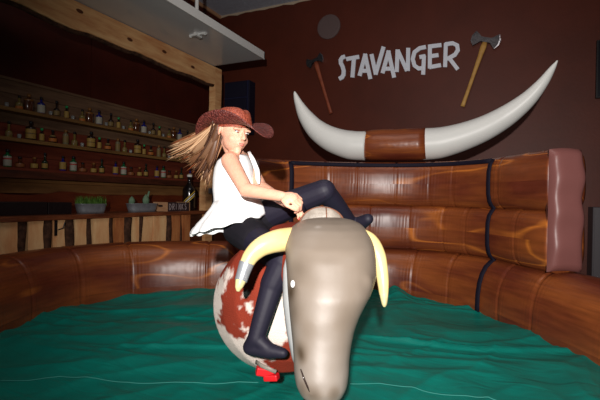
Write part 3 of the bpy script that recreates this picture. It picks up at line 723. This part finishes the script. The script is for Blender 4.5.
# ------------------------------------------------------------------ teal sheet
def sheet_h(r, d):
    v = Vector((r, d, 0)); wv = mnoise.noise(Vector((r*.8, d*1.4, 3)))*.35
    q = d*1.9 + .35*r + wv*3
    a = abs(mnoise.noise(Vector((r*.55+wv, q, 1)))); b = abs(mnoise.noise(Vector((r*1.0+7, q*1.6+wv*2, 4)))); c = abs(mnoise.noise(Vector((r*2+1+d, d*2.4-r*1.2, 8))))
    h = .035*(1-min(1, a*2.6))**2 + .022*(1-min(1, b*2.8))**2 + .006*(1-min(1, c*3))**2
    h += .04*mnoise.noise(Vector((r*.9, d*1.6, 11)))
    g = abs(mnoise.noise(Vector((r*2.2-d*1.6, d*1.0+r*.5, 21)))); h += .012*(1-min(1, g*3.2))**2
    e = max(0, d-4.15)/.5; h += e*(.0+.06*abs(mnoise.noise(Vector((r*3.2, 0, 2))))) if e > 0 else 0
    h += .10*math.exp(-((r-1.02)/.10)**2-((d-4.5)/.22)**2)
    e2 = max(0, abs(r+.1)-1.8)/.3; h += .012*e2
    return h*.8 - .03
sh_ = MB(); NR, ND = 300, 330; vs = []
rr0, rr1, d0, d1 = -2.3, 2.12, .35, 4.85
for i in range(ND+1):
    d = d0+(d1-d0)*i/ND
    for j in range(NR+1):
        r = rr0+(rr1-rr0)*j/NR; vs.append(L(r, d, sheet_h(r, d)))
fs = [(i*(NR+1)+j, i*(NR+1)+j+1, (i+1)*(NR+1)+j+1, (i+1)*(NR+1)+j) for i in range(ND) for j in range(NR)]
sh_.v = vs; sh_.f = fs
ts = sh_.build('tarpaulin', M['sheet'], None, smooth=True, label='creased teal tarpaulin spread over the floor of the ring', cat='tarpaulin', loc=tuple(L(0, 2.5, 0)))
def cordline(pp):
    P_ = [onZ(a_, b_, .02) for a_, b_ in pp]; out = []
    for a_, b_ in zip(P_, P_[1:]):
        for k in range(14): out.append(a_+(b_-a_)*(k/14))
    res = []
    for p in out:
        q = p-Vector((0,0,0)); r = q.dot(RT); d = q.dot(FW); res.append(L(r, d, sheet_h(r, d)+.003))
    return res
MB().tube(cordline([(0,379),(28,377),(60,371.5),(90,373.5),(130,376),(170,376.5),(215,378.5),(262,377.5)]), .0022, 6).build('seam', M['cord'], ts, smooth=True)
MB().tube(cordline([(350,380),(380,377),(410,379),(445,384),(480,389),(520,396)]), .0022, 6).build('seam', M['cord'], ts, smooth=True)
# mattress under the sheet
MB().prism([L(-2.35,.3,-.05), L(2.1,.3,-.05), L(2.1,4.9,-.05), L(-2.35,4.9,-.05)], (0,0,-.3)).build('floor_mattress', M['cap'], ar)

# ------------------------------------------------------------------ mechanical bull
bu = empty('mechanical_bull', tuple(L(-.05, 2.05, 0)), 'mechanical bull with cowhide body, grey rubber head and cream horns', 'mechanical bull')
def loft(st, n=40, pw=1.0):
    """st: (px, py, d, rx, rz) sections standing across the view depth"""
    mb = MB(); vs = []; fs = []
    for px_, py_, d_, rx_, rz_ in st:
        c = C(px_, py_, d_)
        for k in range(n):
            g = 2*PI*k/n; a_, b_ = math.cos(g), math.sin(g)
            vs.append(c + RT*(math.copysign(abs(a_)**pw, a_)*rx_) + UP*(math.copysign(abs(b_)**pw, b_)*rz_))
    m = len(st)
    for i in range(m-1):
        for k in range(n): fs.append((i*n+k, i*n+(k+1) % n, (i+1)*n+(k+1) % n, (i+1)*n+k))
    fs.append(tuple(range(n))[::-1]); fs.append(tuple(range((m-1)*n, m*n))); return mb.add(vs, fs)
body = loft([(266,314,2.50,.03,.04),(266,314,2.46,.12,.13),(266,314,2.38,.19,.18),(268,313,2.27,.255,.225),(272,310,2.15,.292,.27),(278,305,2.02,.308,.32),(284,301,1.92,.278,.325),(287,298,1.85,.225,.275),(289,298,1.81,.15,.19),(290,298,1.79,.03,.04)])
body.cap(C(292,264,2.0), C(322,266,1.70), .20, .15)
body.cap(C(300,254,1.95), C(322,250,1.72), .15, .12)
from mathutils.bvhtree import BVHTree
def on_body(px, py):                       # the point of the hide seen there
    v = ray(px, py).normalized(); h = BV.ray_cast(EYE, v); return h[0] if h[0] is not None else None
WHT = [(222,346,.13),(235,358,.12),(215,334,.09),(250,366,.09),(228,344,.07),(221,288,.05),(217,302,.05),(226,276,.03),(215,314,.04),(240,344,.05),(258,350,.05),(240,330,.03),(272,310,.055),(275,326,.055),(283,305,.06),(280,338,.035),(237,309,.016),(249,306,.016),(246,296,.012),(262,372,.02),(214,316,.03)]
BRN = [(233,330,.04),(223,300,.025),(236,318,.045),(226,312,.035),(246,322,.03),(222,322,.02),(292,352,.06),(278,366,.06),(288,372,.08),(283,358,.05),(228,330,.022),(241,334,.018)]
cB, cW = Vector(lin((132,50,34))), Vector(lin((214,200,190)))
def hide_paint(p):
    nz = .022*mnoise.noise(p*16) + .016*mnoise.noise(p*38)+.010*mnoise.noise(p*90)
    w_ = max([(rad-(p-c).length) for c, rad in PAT] + [min(.41-p.z, -.10-p.dot(RT)), -.372-p.dot(RT)]) + nz*1.3
    b2 = max([(rad-(p-c).length) for c, rad in BR]) - nz
    t = max(0, min(1, w_/.012+.5)); u = max(0, min(1, b2/.012+.5)); t = t*(1-u)
    br = 1+.25*mnoise.noise(p*9)
    return tuple(cB*br*(1-t) + cW*(1+.08*mnoise.noise(p*20))*t)
hb_ = blob(body, 'hide_body', M['hide'], bu, .009, 6)
BV = BVHTree.FromPolygons([v.co+wloc(hb_) for v in hb_.data.vertices], [p.vertices for p in hb_.data.polygons])
PAT = [(on_body(a, b), r_) for a, b, r_ in WHT if on_body(a, b)]; BR = [(on_body(a, b), r_) for a, b, r_ in BRN if on_body(a, b)]
paint_mesh(hb_, hide_paint)
# head: stations (py, left px, right px, centre depth, half thickness)
HS = [(217.5,320,342,1.68,.02),(219.5,306,353,1.67,.06),(223,297,361,1.655,.09),(229,289.5,367,1.63,.115),(236,286,371,1.61,.13),(246,284.5,374.5,1.58,.14),(258,285,376,1.56,.145),(272,286,376.5,1.54,.145),(282,286.5,374.5,1.525,.145),(292,287,371,1.51,.143),(303,288,365,1.50,.138),(314,289,359.5,1.485,.13),(328,290.5,354.5,1.47,.12),(342,292,351.5,1.455,.115),(356,293,349.5,1.44,.112),(370,293.5,349,1.425,.11),(382,295,347.5,1.415,.105),(391,299,343.5,1.41,.09),(397,305,338,1.41,.065),(400.5,314,331,1.41,.03)]
hd = MB(); n = 44; vs = []; fs = []
for py_, l_, r_, d_, th_ in HS:
    c = C((l_+r_)/2, py_, d_); hw_ = (r_-l_)/2*(d_-.02)/F
    for k in range(n):
        g = 2*PI*k/n; a_, b_ = math.cos(g), math.sin(g)
        vs.append(c + RT*(math.copysign(abs(a_)**.86, a_)*hw_) + FW*(math.copysign(abs(b_)**.9, b_)*th_))
m = len(HS)
for i in range(m-1):
    for k in range(n): fs.append((i*n+k, i*n+(k+1) % n, (i+1)*n+(k+1) % n, (i+1)*n+k))
fs.append(tuple(range(n))[::-1]); fs.append(tuple(range((m-1)*n, m*n))); hd.add(vs, fs)
hd.ell(C(308,289,1.445), [RT*.05, FW*.045, UP*.034])           # brow over the eye
hd.ell(C(362,282,1.46), [RT*.04, FW*.045, UP*.045])
STP = [(300,351,.022,.9), (302,358,.016,.6), (291,292,.03,1.0), (294,312,.03,.4), (314,395,.022,.7), (334,394,.02,.6), (303,389,.02,.5), (310,326,.04,.15), (345,318,.05,.3), (287,305,.03,.4), (318,227,.010,-.5), (300,268,.03,.25), (372,276,.04,.2)]
cH, cS, cL = Vector(lin((112,101,90))), Vector(lin((60,47,32))), Vector(lin((160,154,148)))
def head_paint(p):
    t = 0; 
    for c, rad, k in ST: 
        q = math.exp(-((p-c).length/rad)**2)*k; t += q
    t -= .28*max(0, min(1, (.72-p.z)/.3))
    t += .12*mnoise.noise(p*7)+.08*mnoise.noise(p*22); t = max(-.4, min(.9, t))
    return tuple(cH*(1-t)+cS*t) if t > 0 else tuple(cH*(1+t)+cL*(-t))
he = blob(hd, 'head', M['headp'], bu, .007, 8, fac=.6)
BV = BVHTree.FromPolygons([v.co+wloc(he) for v in he.data.vertices], [p.vertices for p in he.data.polygons])
ST = [(on_body(a, b), r_, k_) for a, b, r_, k_ in STP if on_body(a, b)]; paint_mesh(he, head_paint)
# lower jaw, visible as a paler rim on the left
jw = MB(); jv = [(250,288,1.62,.02),(270,287,1.62,.035),(300,291,1.60,.05),(330,295,1.58,.05),(355,299,1.55,.045),(372,302,1.52,.03)]
for (y1_, x1_, dd1, r1_), (y2_, x2_, dd2, r2_) in zip(jv, jv[1:]): jw.cap(C(x1_+7, y1_, dd1-.03), C(x2_+7, y2_, dd2-.03), r1_+.008, r2_+.008)
blob(jw, 'jaw', M['jaw'], bu, .008, 4)
MB().ell(C(292.8,284,1.425), [RT*.008, FW*.012, UP*.013]).build('eye', M['eye'], he, smooth=True, label='white painted eye')
MB().tube([C(300.5,369,1.327), C(304,379,1.314), C(307.5,387,1.312), C(309.5,392,1.318)], [.0015,.0028,.0028,.001], 6).build('mouth_line', M['iris'], he, smooth=True)
h1 = horn([(306,240,1.66,25),(291,239.5,1.615,24.5),(277,241,1.575,23),(262,246.5,1.55,20),(252,255,1.54,17),(246,265,1.53,14)], 'horn', M['hornc'], bu, flat=.9)
horn([(246.8,263,1.53,15.2),(245,268,1.525,14.4),(243,274,1.52,13.4),(240.8,281,1.51,12.6)], 'tape_band', M['tape'], h1, label='silver tape band')
horn([(241.2,279,1.512,11.6),(239.8,284,1.505,9.5),(238.6,288,1.50,7),(238,291.5,1.497,3)], 'horn_tip', M['horntip'], h1)
h2 = horn([(352,236,1.60,22),(368,242,1.6,20),(377,253,1.59,15.5),(381,267,1.575,13.2),(383,282,1.56,11.6),(383.8,295,1.55,9)], 'horn', M['hornc'], bu, flat=.9)
horn([(383.8,293,1.551,9.2),(384.2,300,1.545,7),(384.3,304.5,1.54,5),(384.3,307,1.538,2)], 'horn_tip', M['horntip'], h2)
# leather hump pad with its edge roll
pdm = MB(); pv = []; nn = 22
pdm.ell(C(322,224,1.76), [RT*.092, FW*.04, UP*.075])
pad = blob(pdm, 'leather_pad', M['leather'], bu, .007, 3)
arc = [C(322+math.cos(a_)*22.5, 225-math.sin(a_)*17.6, 1.75) for a_ in [PI*(.03+.94*i/20) for i in range(21)]]
MB().tube(arc, .004, 6).build('edge_piping', M['stitch'], pad, smooth=True)
MB().tube([C(326,207.5,1.735), C(326.5,213,1.722), C(326.5,222,1.718)], .0025, 6).build('seam', M['stitch'], pad, smooth=True)
# handle rope the rider holds
MB().tube([C(300,214,1.80), C(296,207,1.775), C(294,202,1.765), C(297,199,1.76), C(301,203,1.765), C(305,212,1.80)], .009, 8).build('grip_rope', M['strap'], bu, smooth=True)
# pedestal and red padding below the barrel
pc = C(319,350,2.02); MB().lathe([(.075,0),(.075,.03),(.065,.05),(.065,.25),(.07,.40)], 24, (pc.x, pc.y, .0)).build('pedestal', M['black'], bu, smooth=False)
rp_ = MB(); rp_.box((-.04,-.02,-.018), (.04,.02,.018), Matrix.Translation(C(265,371.5,1.88)) @ Matrix.Rotation(YAW+.2, 4, 'Z') @ Matrix.Rotation(.2, 4, 'Y'))
rp_.box((-.035,-.02,-.014), (.03,.02,.014), Matrix.Translation(C(272,377,1.87)) @ Matrix.Rotation(YAW-.3, 4, 'Z') @ Matrix.Rotation(-.15, 4, 'Y'))
rp_.build('red_padding', M['red'], bu, bev=.006)
sg_ = [C(256,362,1.87), C(262,366,1.84), C(269,369,1.83), C(276,372,1.83)]
MB().tube(sg_, .010, 8, flat=.5).build('belly_strap', M['leather'], bu, smooth=True)

# ------------------------------------------------------------------ rider
gi = empty('person', tuple(C(244,226,2.12)), 'girl in brown cowboy hat, white peplum blouse and black tights riding the bull', 'person')
J = dict(hip=C(243,222,2.12), waist=C(238,200,2.12), chest=C(234,174,2.13), neck=C(237,158,2.13), nsh=C(230,161,2.02), nel=C(246,190,1.88), nwr=C(282,196.5,1.775),
    fsh=C(247,162,2.24), fel=C(261,187,2.08), fwr=C(286,203,1.85), nhip=C(241,228,2.05), nkn=C(284,261,1.74), nan=C(256,338,1.70), nhe=C(251,347,1.715), nto=C(283,353,1.66),
    fhip=C(252,222,2.18), fkn=C(324,191,1.98), fan=C(353,226,2.16), fhe=C(351,231,2.19), fto=C(368,219,2.08))
hc = C(233.5,131,2.09)
Fh = (RT*.66 - FW*.72 - UP*.2).normalized(); U0 = (UP + RT*.10).normalized(); Sh = U0.cross(Fh).normalized(); Uh = Fh.cross(Sh).normalized()   # face forward, side, up
def Hp(f, s, u): return hc + Fh*f + Sh*s + Uh*u
b_ = MB()
b_.ell(Hp(-.005,0,.022), [Sh*.071, Fh*.088, Uh*.085], 24, 14)
b_.ell(Hp(.026,0,-.040), [Sh*.058, Fh*.062, Uh*.062], 20, 12)
b_.sph(Hp(.066,0,-.088), .019); b_.sph(Hp(.05,.028,-.038), .028); b_.sph(Hp(.05,-.028,-.038), .028)
b_.cap(Hp(.083,0,.004), Hp(.101,0,-.026), .006, .0095); b_.sph(Hp(.093,.009,-.03), .006); b_.sph(Hp(.093,-.009,-.03), .006)
b_.ell(Hp(.080,0,-.056), [Sh*.020, Fh*.012, Uh*.013])
for s_ in (-1, 1): b_.ell(Hp(-.008,s_*.073,-.008), [Sh*.008, Fh*.018+Sh*.006*s_, Uh*.028]); b_.ell(Hp(.073,s_*.03,.012), [Sh*.022, Fh*.012, Uh*.008])
b_.cap(Hp(-.025,0,-.05), J['neck'], .042, .046)
b_.cap(J['neck'], J['nsh'], .045, .042); b_.cap(J['neck'], J['fsh'], .045, .04)
b_.ell(J['chest'], [RT*.085, FW*.125, UP*.11], 20, 12); b_.ell(J['waist'], [RT*.08, FW*.10, UP*.13], 20, 12); b_.ell(J['hip']+UP*.01, [RT*.095, FW*.13, UP*.09], 20, 12)
b_.cap(J['nsh'], J['nel'], .043, .032); b_.cap(J['nel'], J['nwr'], .033, .022)
b_.cap(J['fsh'], J['fel'], .038, .031); b_.cap(J['fel'], J['fwr'], .031, .021)
def legs(mb, e=0.0):
    mid = J['nhip'].lerp(J['nkn'], .5)-UP*.004
    mb.cap(J['nhip'], mid, .078+e, .066+e); mb.cap(mid, J['nkn'], .066+e, .056+e)
    c1 = J['nkn'].lerp(J['nan'], .32) - RT*.012+FW*.01
    mb.cap(J['nkn'], c1, .055+e, .048+e); mb.cap(c1, J['nan'], .045+e, .031+e)
    mb.cap(J['nan'], J['nhe'], .031+e, .029+e); mb.cap(J['nhe'], J['nhe'].lerp(J['nto'], .6)-UP*.002, .03+e, .027+e); mb.cap(J['nhe'].lerp(J['nto'], .6), J['nto'], .027+e, .017+e); mb.cap(J['nan'], J['nhe'].lerp(J['nto'], .6), .028+e, .024+e)
    mid = J['fhip'].lerp(J['fkn'], .5)+UP*.006
    mb.cap(J['fhip'], mid, .078+e, .066+e); mb.cap(mid, J['fkn'], .066+e, .052+e)
    c1 = J['fkn'].lerp(J['fan'], .35)+UP*.004
    mb.cap(J['fkn'], c1, .049+e, .043+e); mb.cap(c1, J['fan'], .043+e, .03+e)
    mb.cap(J['fan'], J['fhe'], .03+e, .029+e); mb.cap(J['fhe'], J['fto'], .036+e, .024+e); mb.cap(J['fan'], J['fto'], .034+e, .024+e)
legs(b_)
NAILS = []
def hand(mb, wr, D, Nb, sgn, curl, sc=1.0, nails=False, thumb=(.5, .6)):
    """wr wrist, D along palm, Nb back-of-hand normal; four fingers curled by the angles in curl, thumb from the palm's side"""
    D = D.normalized(); Nb = (Nb - D*Nb.dot(D)).normalized(); S_ = D.cross(Nb).normalized()*sgn
    k = sc
    mb.ell(wr+D*.034*k, [D*.042*k, S_*.034*k, Nb*.018*k]); mb.cap(wr+D*.02*k-Nb*.002, wr+D*.048*k-Nb*.002, .016*k, .015*k); mb.cap(wr, wr+D*.02*k, .019*k, .018*k)
    for i in range(4):
        off = (-.0255+.0165*i)*k; ln = (.036, .040, .038, .030)[3-i]*k if sgn else .036*k
        p = wr + D*(.062-.003*abs(i-1.5))*k + S_*off; a_ = .25; rr = (.0082, .0085, .0083, .0075)[3-i]*k
        mb.cap(wr+D*.03*k+S_*off*.8, p, rr*1.05, rr*1.05, 8)
        for j in range(3):
            a_ += curl[j]; dr = D*math.cos(a_) - Nb*math.sin(a_); q = p + dr*ln*(1.0, .68, .55)[j]
            mb.cap(p, q, rr*(1-.08*j), rr*(.93-.08*j), 8); p = q
        if nails: NAILS.append((p + (D*math.sin(a_)+Nb*math.cos(a_))*rr*.55, dr, (D*math.sin(a_)+Nb*math.cos(a_)).normalized(), S_, rr))
    tb = wr + D*.018*k + S_*.026*k; t1 = tb + (D*.7+S_*thumb[0]-Nb*.3).normalized()*.03*k; t2 = t1 + (D*.8-S_*.15-Nb*thumb[1]).normalized()*.028*k; t3 = t2 + (D*.6-S_*.3-Nb*.7).normalized()*.018*k
    mb.cap(tb, t1, .011*k, .0095*k, 8); mb.cap(t1, t2, .0095*k, .0085*k, 8); mb.cap(t2, t3, .0085*k, .007*k, 8)
D1 = (C(293,198,1.755)-J['nwr']); hand(b_, J['nwr'], D1, UP*.75-FW*.65, 1, (.55,.95,.8), .95)
D2 = (C(300,206,1.80)-J['fwr']); hand(b_, J['fwr'], D2, UP*.9-FW*.3, -1, (.3,.55,.5), .95, nails=True)
blob(b_, 'body', M['skin'], gi, .0042, 4)
bo = [c for c in gi.children if c.name.startswith('body')][0]
for p, dr, nb, s_, rr in NAILS:
    MB().ell(p, [dr*rr*.8, s_*rr*.65, nb*rr*.55], 8, 6).build('fingernail', M['nail'], bo, smooth=True)
# face details
for s_ in (-1, 1):
    ey = MB().ell(Hp(.0755,s_*.029,.000), [Sh*.0105, Fh*.005, Uh*.0036], 14, 8).build('eye', M['eye'], bo, smooth=True)
    MB().ell(Hp(.0800,s_*.027,-.0022), [Sh*.005, Fh*.003, Uh*.0036], 12, 8).build('iris', M['iris'], ey, smooth=True)
    MB().tube([Hp(.0755,s_*.043,.002), Hp(.0815,s_*.036,.0065), Hp(.0835,s_*.028,.008), Hp(.082,s_*.019,.004)], .0016, 6).build('eyelashes', M['iris'], bo, smooth=True)
    MB().tube([Hp(.0735,s_*.049,.015), Hp(.083,s_*.037,.0215), Hp(.088,s_*.024,.0225), Hp(.089,s_*.015,.021)], [.001,.002,.0023,.0012], 6).build('eyebrow', M['brow'], bo, smooth=True)
MB().ell(Hp(.0875,0,-.053), [Sh*.016, Fh*.005, Uh*.0034]).build('upper_lip', M['lips'], bo, smooth=True)
MB().ell(Hp(.0865,0,-.0595), [Sh*.0135, Fh*.005, Uh*.004]).build('lower_lip', M['lips'], bo, smooth=True)
# tights and skirt
tg = MB(); legs(tg, .0035); tg.ell(J['hip'], [RT*.10, FW*.135, UP*.075]); blob(tg, 'tights', M['tights'], gi, .005, 5)
sk = MB(); sk.ell(J['hip']+UP*.012, [RT*.108, FW*.148, UP*.095], 20, 12); sk.cap(J['nhip'], J['nhip'].lerp(J['nkn'], .34), .092, .082); sk.cap(J['fhip'], J['fhip'].lerp(J['fkn'], .22), .09, .083)
sk.cap(J['nhip'], J['fhip'], .09, .09); blob(sk, 'skirt', M['skirt'], gi, .006, 5)
# blouse: bodice then peplum with rippled hem
def ringloft(st, n, mt, nm, parent, ripple=None, solid=.004):
    vs = []; fs = []; m = len(st)
    for i, (px_, py_, d_, rx_, rd_, tilt, am) in enumerate(st):
        c = C(px_, py_, d_)
        for k in range(n):
            g = 2*PI*k/n; q = 1+am*(math.sin(g*9+i*.15)+.5*math.sin(g*17+1))
            vs.append(c + RT*(rx_*math.cos(g)*q) + FW*(rd_*math.sin(g)*q) + UP*(tilt*math.cos(g)*rx_ + am*.12*math.sin(g*13)))
    for i in range(m-1):
        for k in range(n): fs.append((i*n+k, i*n+(k+1) % n, (i+1)*n+(k+1) % n, (i+1)*n+k))
    o = MB().add(vs, fs).build(nm, mt, parent, smooth=True)
    s_ = o.modifiers.new('t', 'SOLIDIFY'); s_.thickness = solid; s_.offset = 0
    return o
bl = ringloft([(238,155.5,2.13,.045,.07,0,0),(236,157.5,2.13,.062,.095,.0,0),(234.5,162,2.13,.082,.112,.0,.0),(234,168,2.13,.093,.125,.05,.0),(234,178,2.13,.100,.130,.05,.004),(234.5,188,2.13,.104,.126,.1,.006),(236,195,2.12,.107,.122,.15,.008),(237,199,2.12,.112,.125,.2,.01)], 72, M['blouse'], 'blouse', gi)
ringloft([(237,197,2.12,.110,.124,.2,.006),(236,203,2.12,.124,.135,.22,.015),(234,210,2.12,.148,.155,.26,.025),(232,216,2.11,.170,.172,.26,.022),(230.5,221.5,2.10,.183,.185,.27,.028),(230,224,2.10,.186,.19,.27,.03)], 144, M['blouse'], 'peplum', bl, solid=.003)
ringloft([(229,213,2.14,.14,.14,.34,.03),(224,221,2.14,.155,.15,.28,.025),(219,228,2.14,.140,.14,.18,.03),(218,231.5,2.14,.135,.14,.15,.034)], 144, M['blouse'], 'under_frill', bl, solid=.003)
# scarf end / far strap hanging in front of the chest
MB().tube([C(249,152,2.06), C(253,160,2.03), C(257,170,2.02), C(258,179,2.01), C(259,184,2.01)], [.008,.011,.012,.011,.005], 10, flat=.4, upv=tuple(RT)).build('lapel', M['blouse'], bl, smooth=True)
# hat
ht = empty('cowboy_hat', tuple(Hp(0,0,.06)-wloc(gi))); ht.parent = gi; ht['label'] = 'brown glittery felt cowboy hat with rolled brim'
Fx = (RT*.86 - FW*.50 - UP*.04).normalized(); Sx = UP.cross(Fx).normalized(); Ux = Fx.cross(Sx).normalized(); hb = Hp(-.004,0,.022)
def HB(f, s, u): return hb + Fx*f + Sx*s + Ux*u
n = 72; m = 16; vs = []; fs = []
for i in range(m+1):
    t = i/m
    for k in range(n):
        g = 2*PI*k/n; c_, s_ = math.cos(g), math.sin(g)
        rf = .098+(.208-.098)*t; rs = .080+(.165-.080)*t
        near = .052 if s_ < 0 else .045
        if c_ > 0: u = t**1.6*(near - (near+.06)*c_**2.6)
        else: u = t**1.6*(near - .02*abs(c_) - .10*abs(c_)**3.2 - (.11*abs(c_)*s_ if s_ > 0 else 0))
        u += .004*math.sin(g*3)*t
        if s_ < 0: rs -= .025*t*t*abs(s_)
        vs.append(HB(rf*c_, rs*s_, u))
for i in range(m):
    for k in range(n): fs.append((i*n+k, i*n+(k+1) % n, (i+1)*n+(k+1) % n, (i+1)*n+k))
o = MB().add(vs, fs).build('brim', M['felt'], ht, smooth=True); q = o.modifiers.new('t', 'SOLIDIFY'); q.thickness = .005; q.offset = 0
vs = []; fs = []; m = 14
prof = [(1.02,-.012),(1.0,.0),(.97,.02),(.94,.050),(.89,.068),(.80,.079),(.68,.085),(.52,.086),(.34,.081),(.16,.076),(.04,.074)]
for i, (q_, z_) in enumerate(prof):
    for k in range(n):
        g = 2*PI*k/n; c_, s_ = math.cos(g), math.sin(g)
        dent = -.012*math.exp(-(s_*q_/.25)**2)*max(0, (z_-.05)/.03) if i > 3 else 0
        fr_ = -.012*max(0, c_)**2*(z_/.08) ; vs.append(HB((.098*q_+fr_)*c_, .080*q_*s_*(1-.12*max(0, c_)*(z_/.08)), z_+dent+.006*c_*0))
for i in range(len(prof)-1):
    for k in range(n): fs.append((i*n+k, i*n+(k+1) % n, (i+1)*n+(k+1) % n, (i+1)*n+k))
fs.append(tuple(range((len(prof)-1)*n, len(prof)*n)))
MB().add(vs, fs).build('crown', M['felt2'], ht, smooth=True)
# hair: locks swept out behind the head to the left, made of many strands
hm = MB(); hcol = []
cols = [Vector(lin(c)) for c in ((70,42,28),(100,66,42),(146,104,72),(184,148,114),(128,66,36))]
locks = [  # (root f,s,u) , mid px,py,d , end px,py,d, spread, colour weights
 ((-.04,-.055,.02), (200,140,2.16), (170,149,2.25), .016, (1,1,3,4,1), 40), ((-.05,-.05,.01), (202,143,2.14), (169,157,2.22), .018, (0,1,3,5,1), 46),
 ((-.045,-.06,.0), (205,148,2.12), (177,160,2.20), .016, (1,2,3,3,2), 40), ((-.05,-.05,-.01), (208,152,2.12), (183,164,2.18), .016, (4,3,1.4,.8,2), 36),
 ((-.05,-.05,-.02), (209,155,2.12), (191,170,2.16), .015, (4,3,1,.4,1), 34), ((-.05,-.045,-.03), (210,158,2.12), (197,176,2.14), .013, (5,3,1,.3,1), 30),
 ((-.055,-.04,-.03), (211,162,2.14), (203,183,2.14), .010, (5,3,1,.5,0), 26), ((-.055,-.04,-.035), (212,160,2.15), (206,190,2.15), .006, (3,2,1,1.5,0), 12),
 ((-.03,-.068,.02), (207,142,2.10), (186,156,2.14), .014, (1,2,3,4,0), 36), ((-.03,-.066,.0), (212,146,2.09), (198,163,2.12), .013, (4,3,2,.6,0), 34),
 ((-.035,-.062,-.02), (215,150,2.09), (206,170,2.11), .011, (4,3,1,0,0), 30), ((-.045,-.05,.03), (195,141,2.2), (169,148,2.3), .008, (1,1,1,0,4), 18),
 ((-.02,-.073,.03), (216,140,2.08), (208,150,2.10), .011, (4,2,1,0,0), 26)]
for rt_, md, en, sp_, wts, cnt in locks:
    R0 = Hp(*rt_); Mm = C(*md); E = C(*en)
    v0 = len(hm.v); hm.tube([R0*(1-t)**2+Mm*2*t*(1-t)+(Mm+(E-Mm)*.8)*t*t for t in [q/8 for q in range(9)]], [.012]+[.012+sp_*.9*math.sin(PI*min(1,(q/8)*.75+.1)) for q in range(1,8)]+[.004], 10); bc_ = sum((cols[q]*(wts[q]+.01) for q in range(5)), Vector((0,0,0)))/(sum(wts)+.05); hcol += [tuple(bc_*.8)]*(len(hm.v)-v0)
    for i in range(cnt):
        j = Vector(rng.normal(0, 1, 3)); j2 = Vector(rng.normal(0, 1, 3)); a_ = R0 + j*.012; m2 = Mm + j*sp_*.75 + j2*.003; e_ = E + j*sp_*.85 + j2*.004; e_ = m2 + (e_-m2)*random.uniform(.72, .95)
        pts = []; N_ = 9
        for q in range(N_+1):
            t = q/N_; pts.append(a_*(1-t)**2 + m2*2*t*(1-t)*1.0 + e_*t*t + (UP*math.sin(t*6+i*.4)+RT*math.cos(t*5+i*.3))*.005*t )
        v0 = len(hm.v); w0 = random.uniform(.0022,.0048); hm.tube(pts, [w0*.8]+[w0]*(N_-2)+[w0*.7, w0*.25], 5)
        c_ = random.choices(cols, weights=[x+.01 for x in wts])[0]*random.uniform(.85,1.15); hcol += [tuple(c_)]*(len(hm.v)-v0)
# cap of hair over the skull sides and back
hair = hm.build('hair', M['hair'], gi, smooth=True)
at = hair.data.color_attributes.new('paint', 'FLOAT_COLOR', 'POINT'); arr = np.ones((len(hcol), 4), dtype=np.float32); arr[:, :3] = np.array(hcol); at.data.foreach_set('color', arr.ravel())
sc_ = MB(); sc_.ell(Hp(-.018,0,.028), [Sh*.076, Fh*.084, Uh*.086], 24, 14); sc_.cap(Hp(-.05,0,-.01), Hp(-.06,0,-.06), .05, .035)
so = blob(sc_, 'scalp_hair', M['hair'], hair, .006, 3, paint=lambda p: tuple(cols[0]*(1+.5*mnoise.noise(p*90))))
# bracelet
wv = J['nwr'].lerp(J['nel'], .05)
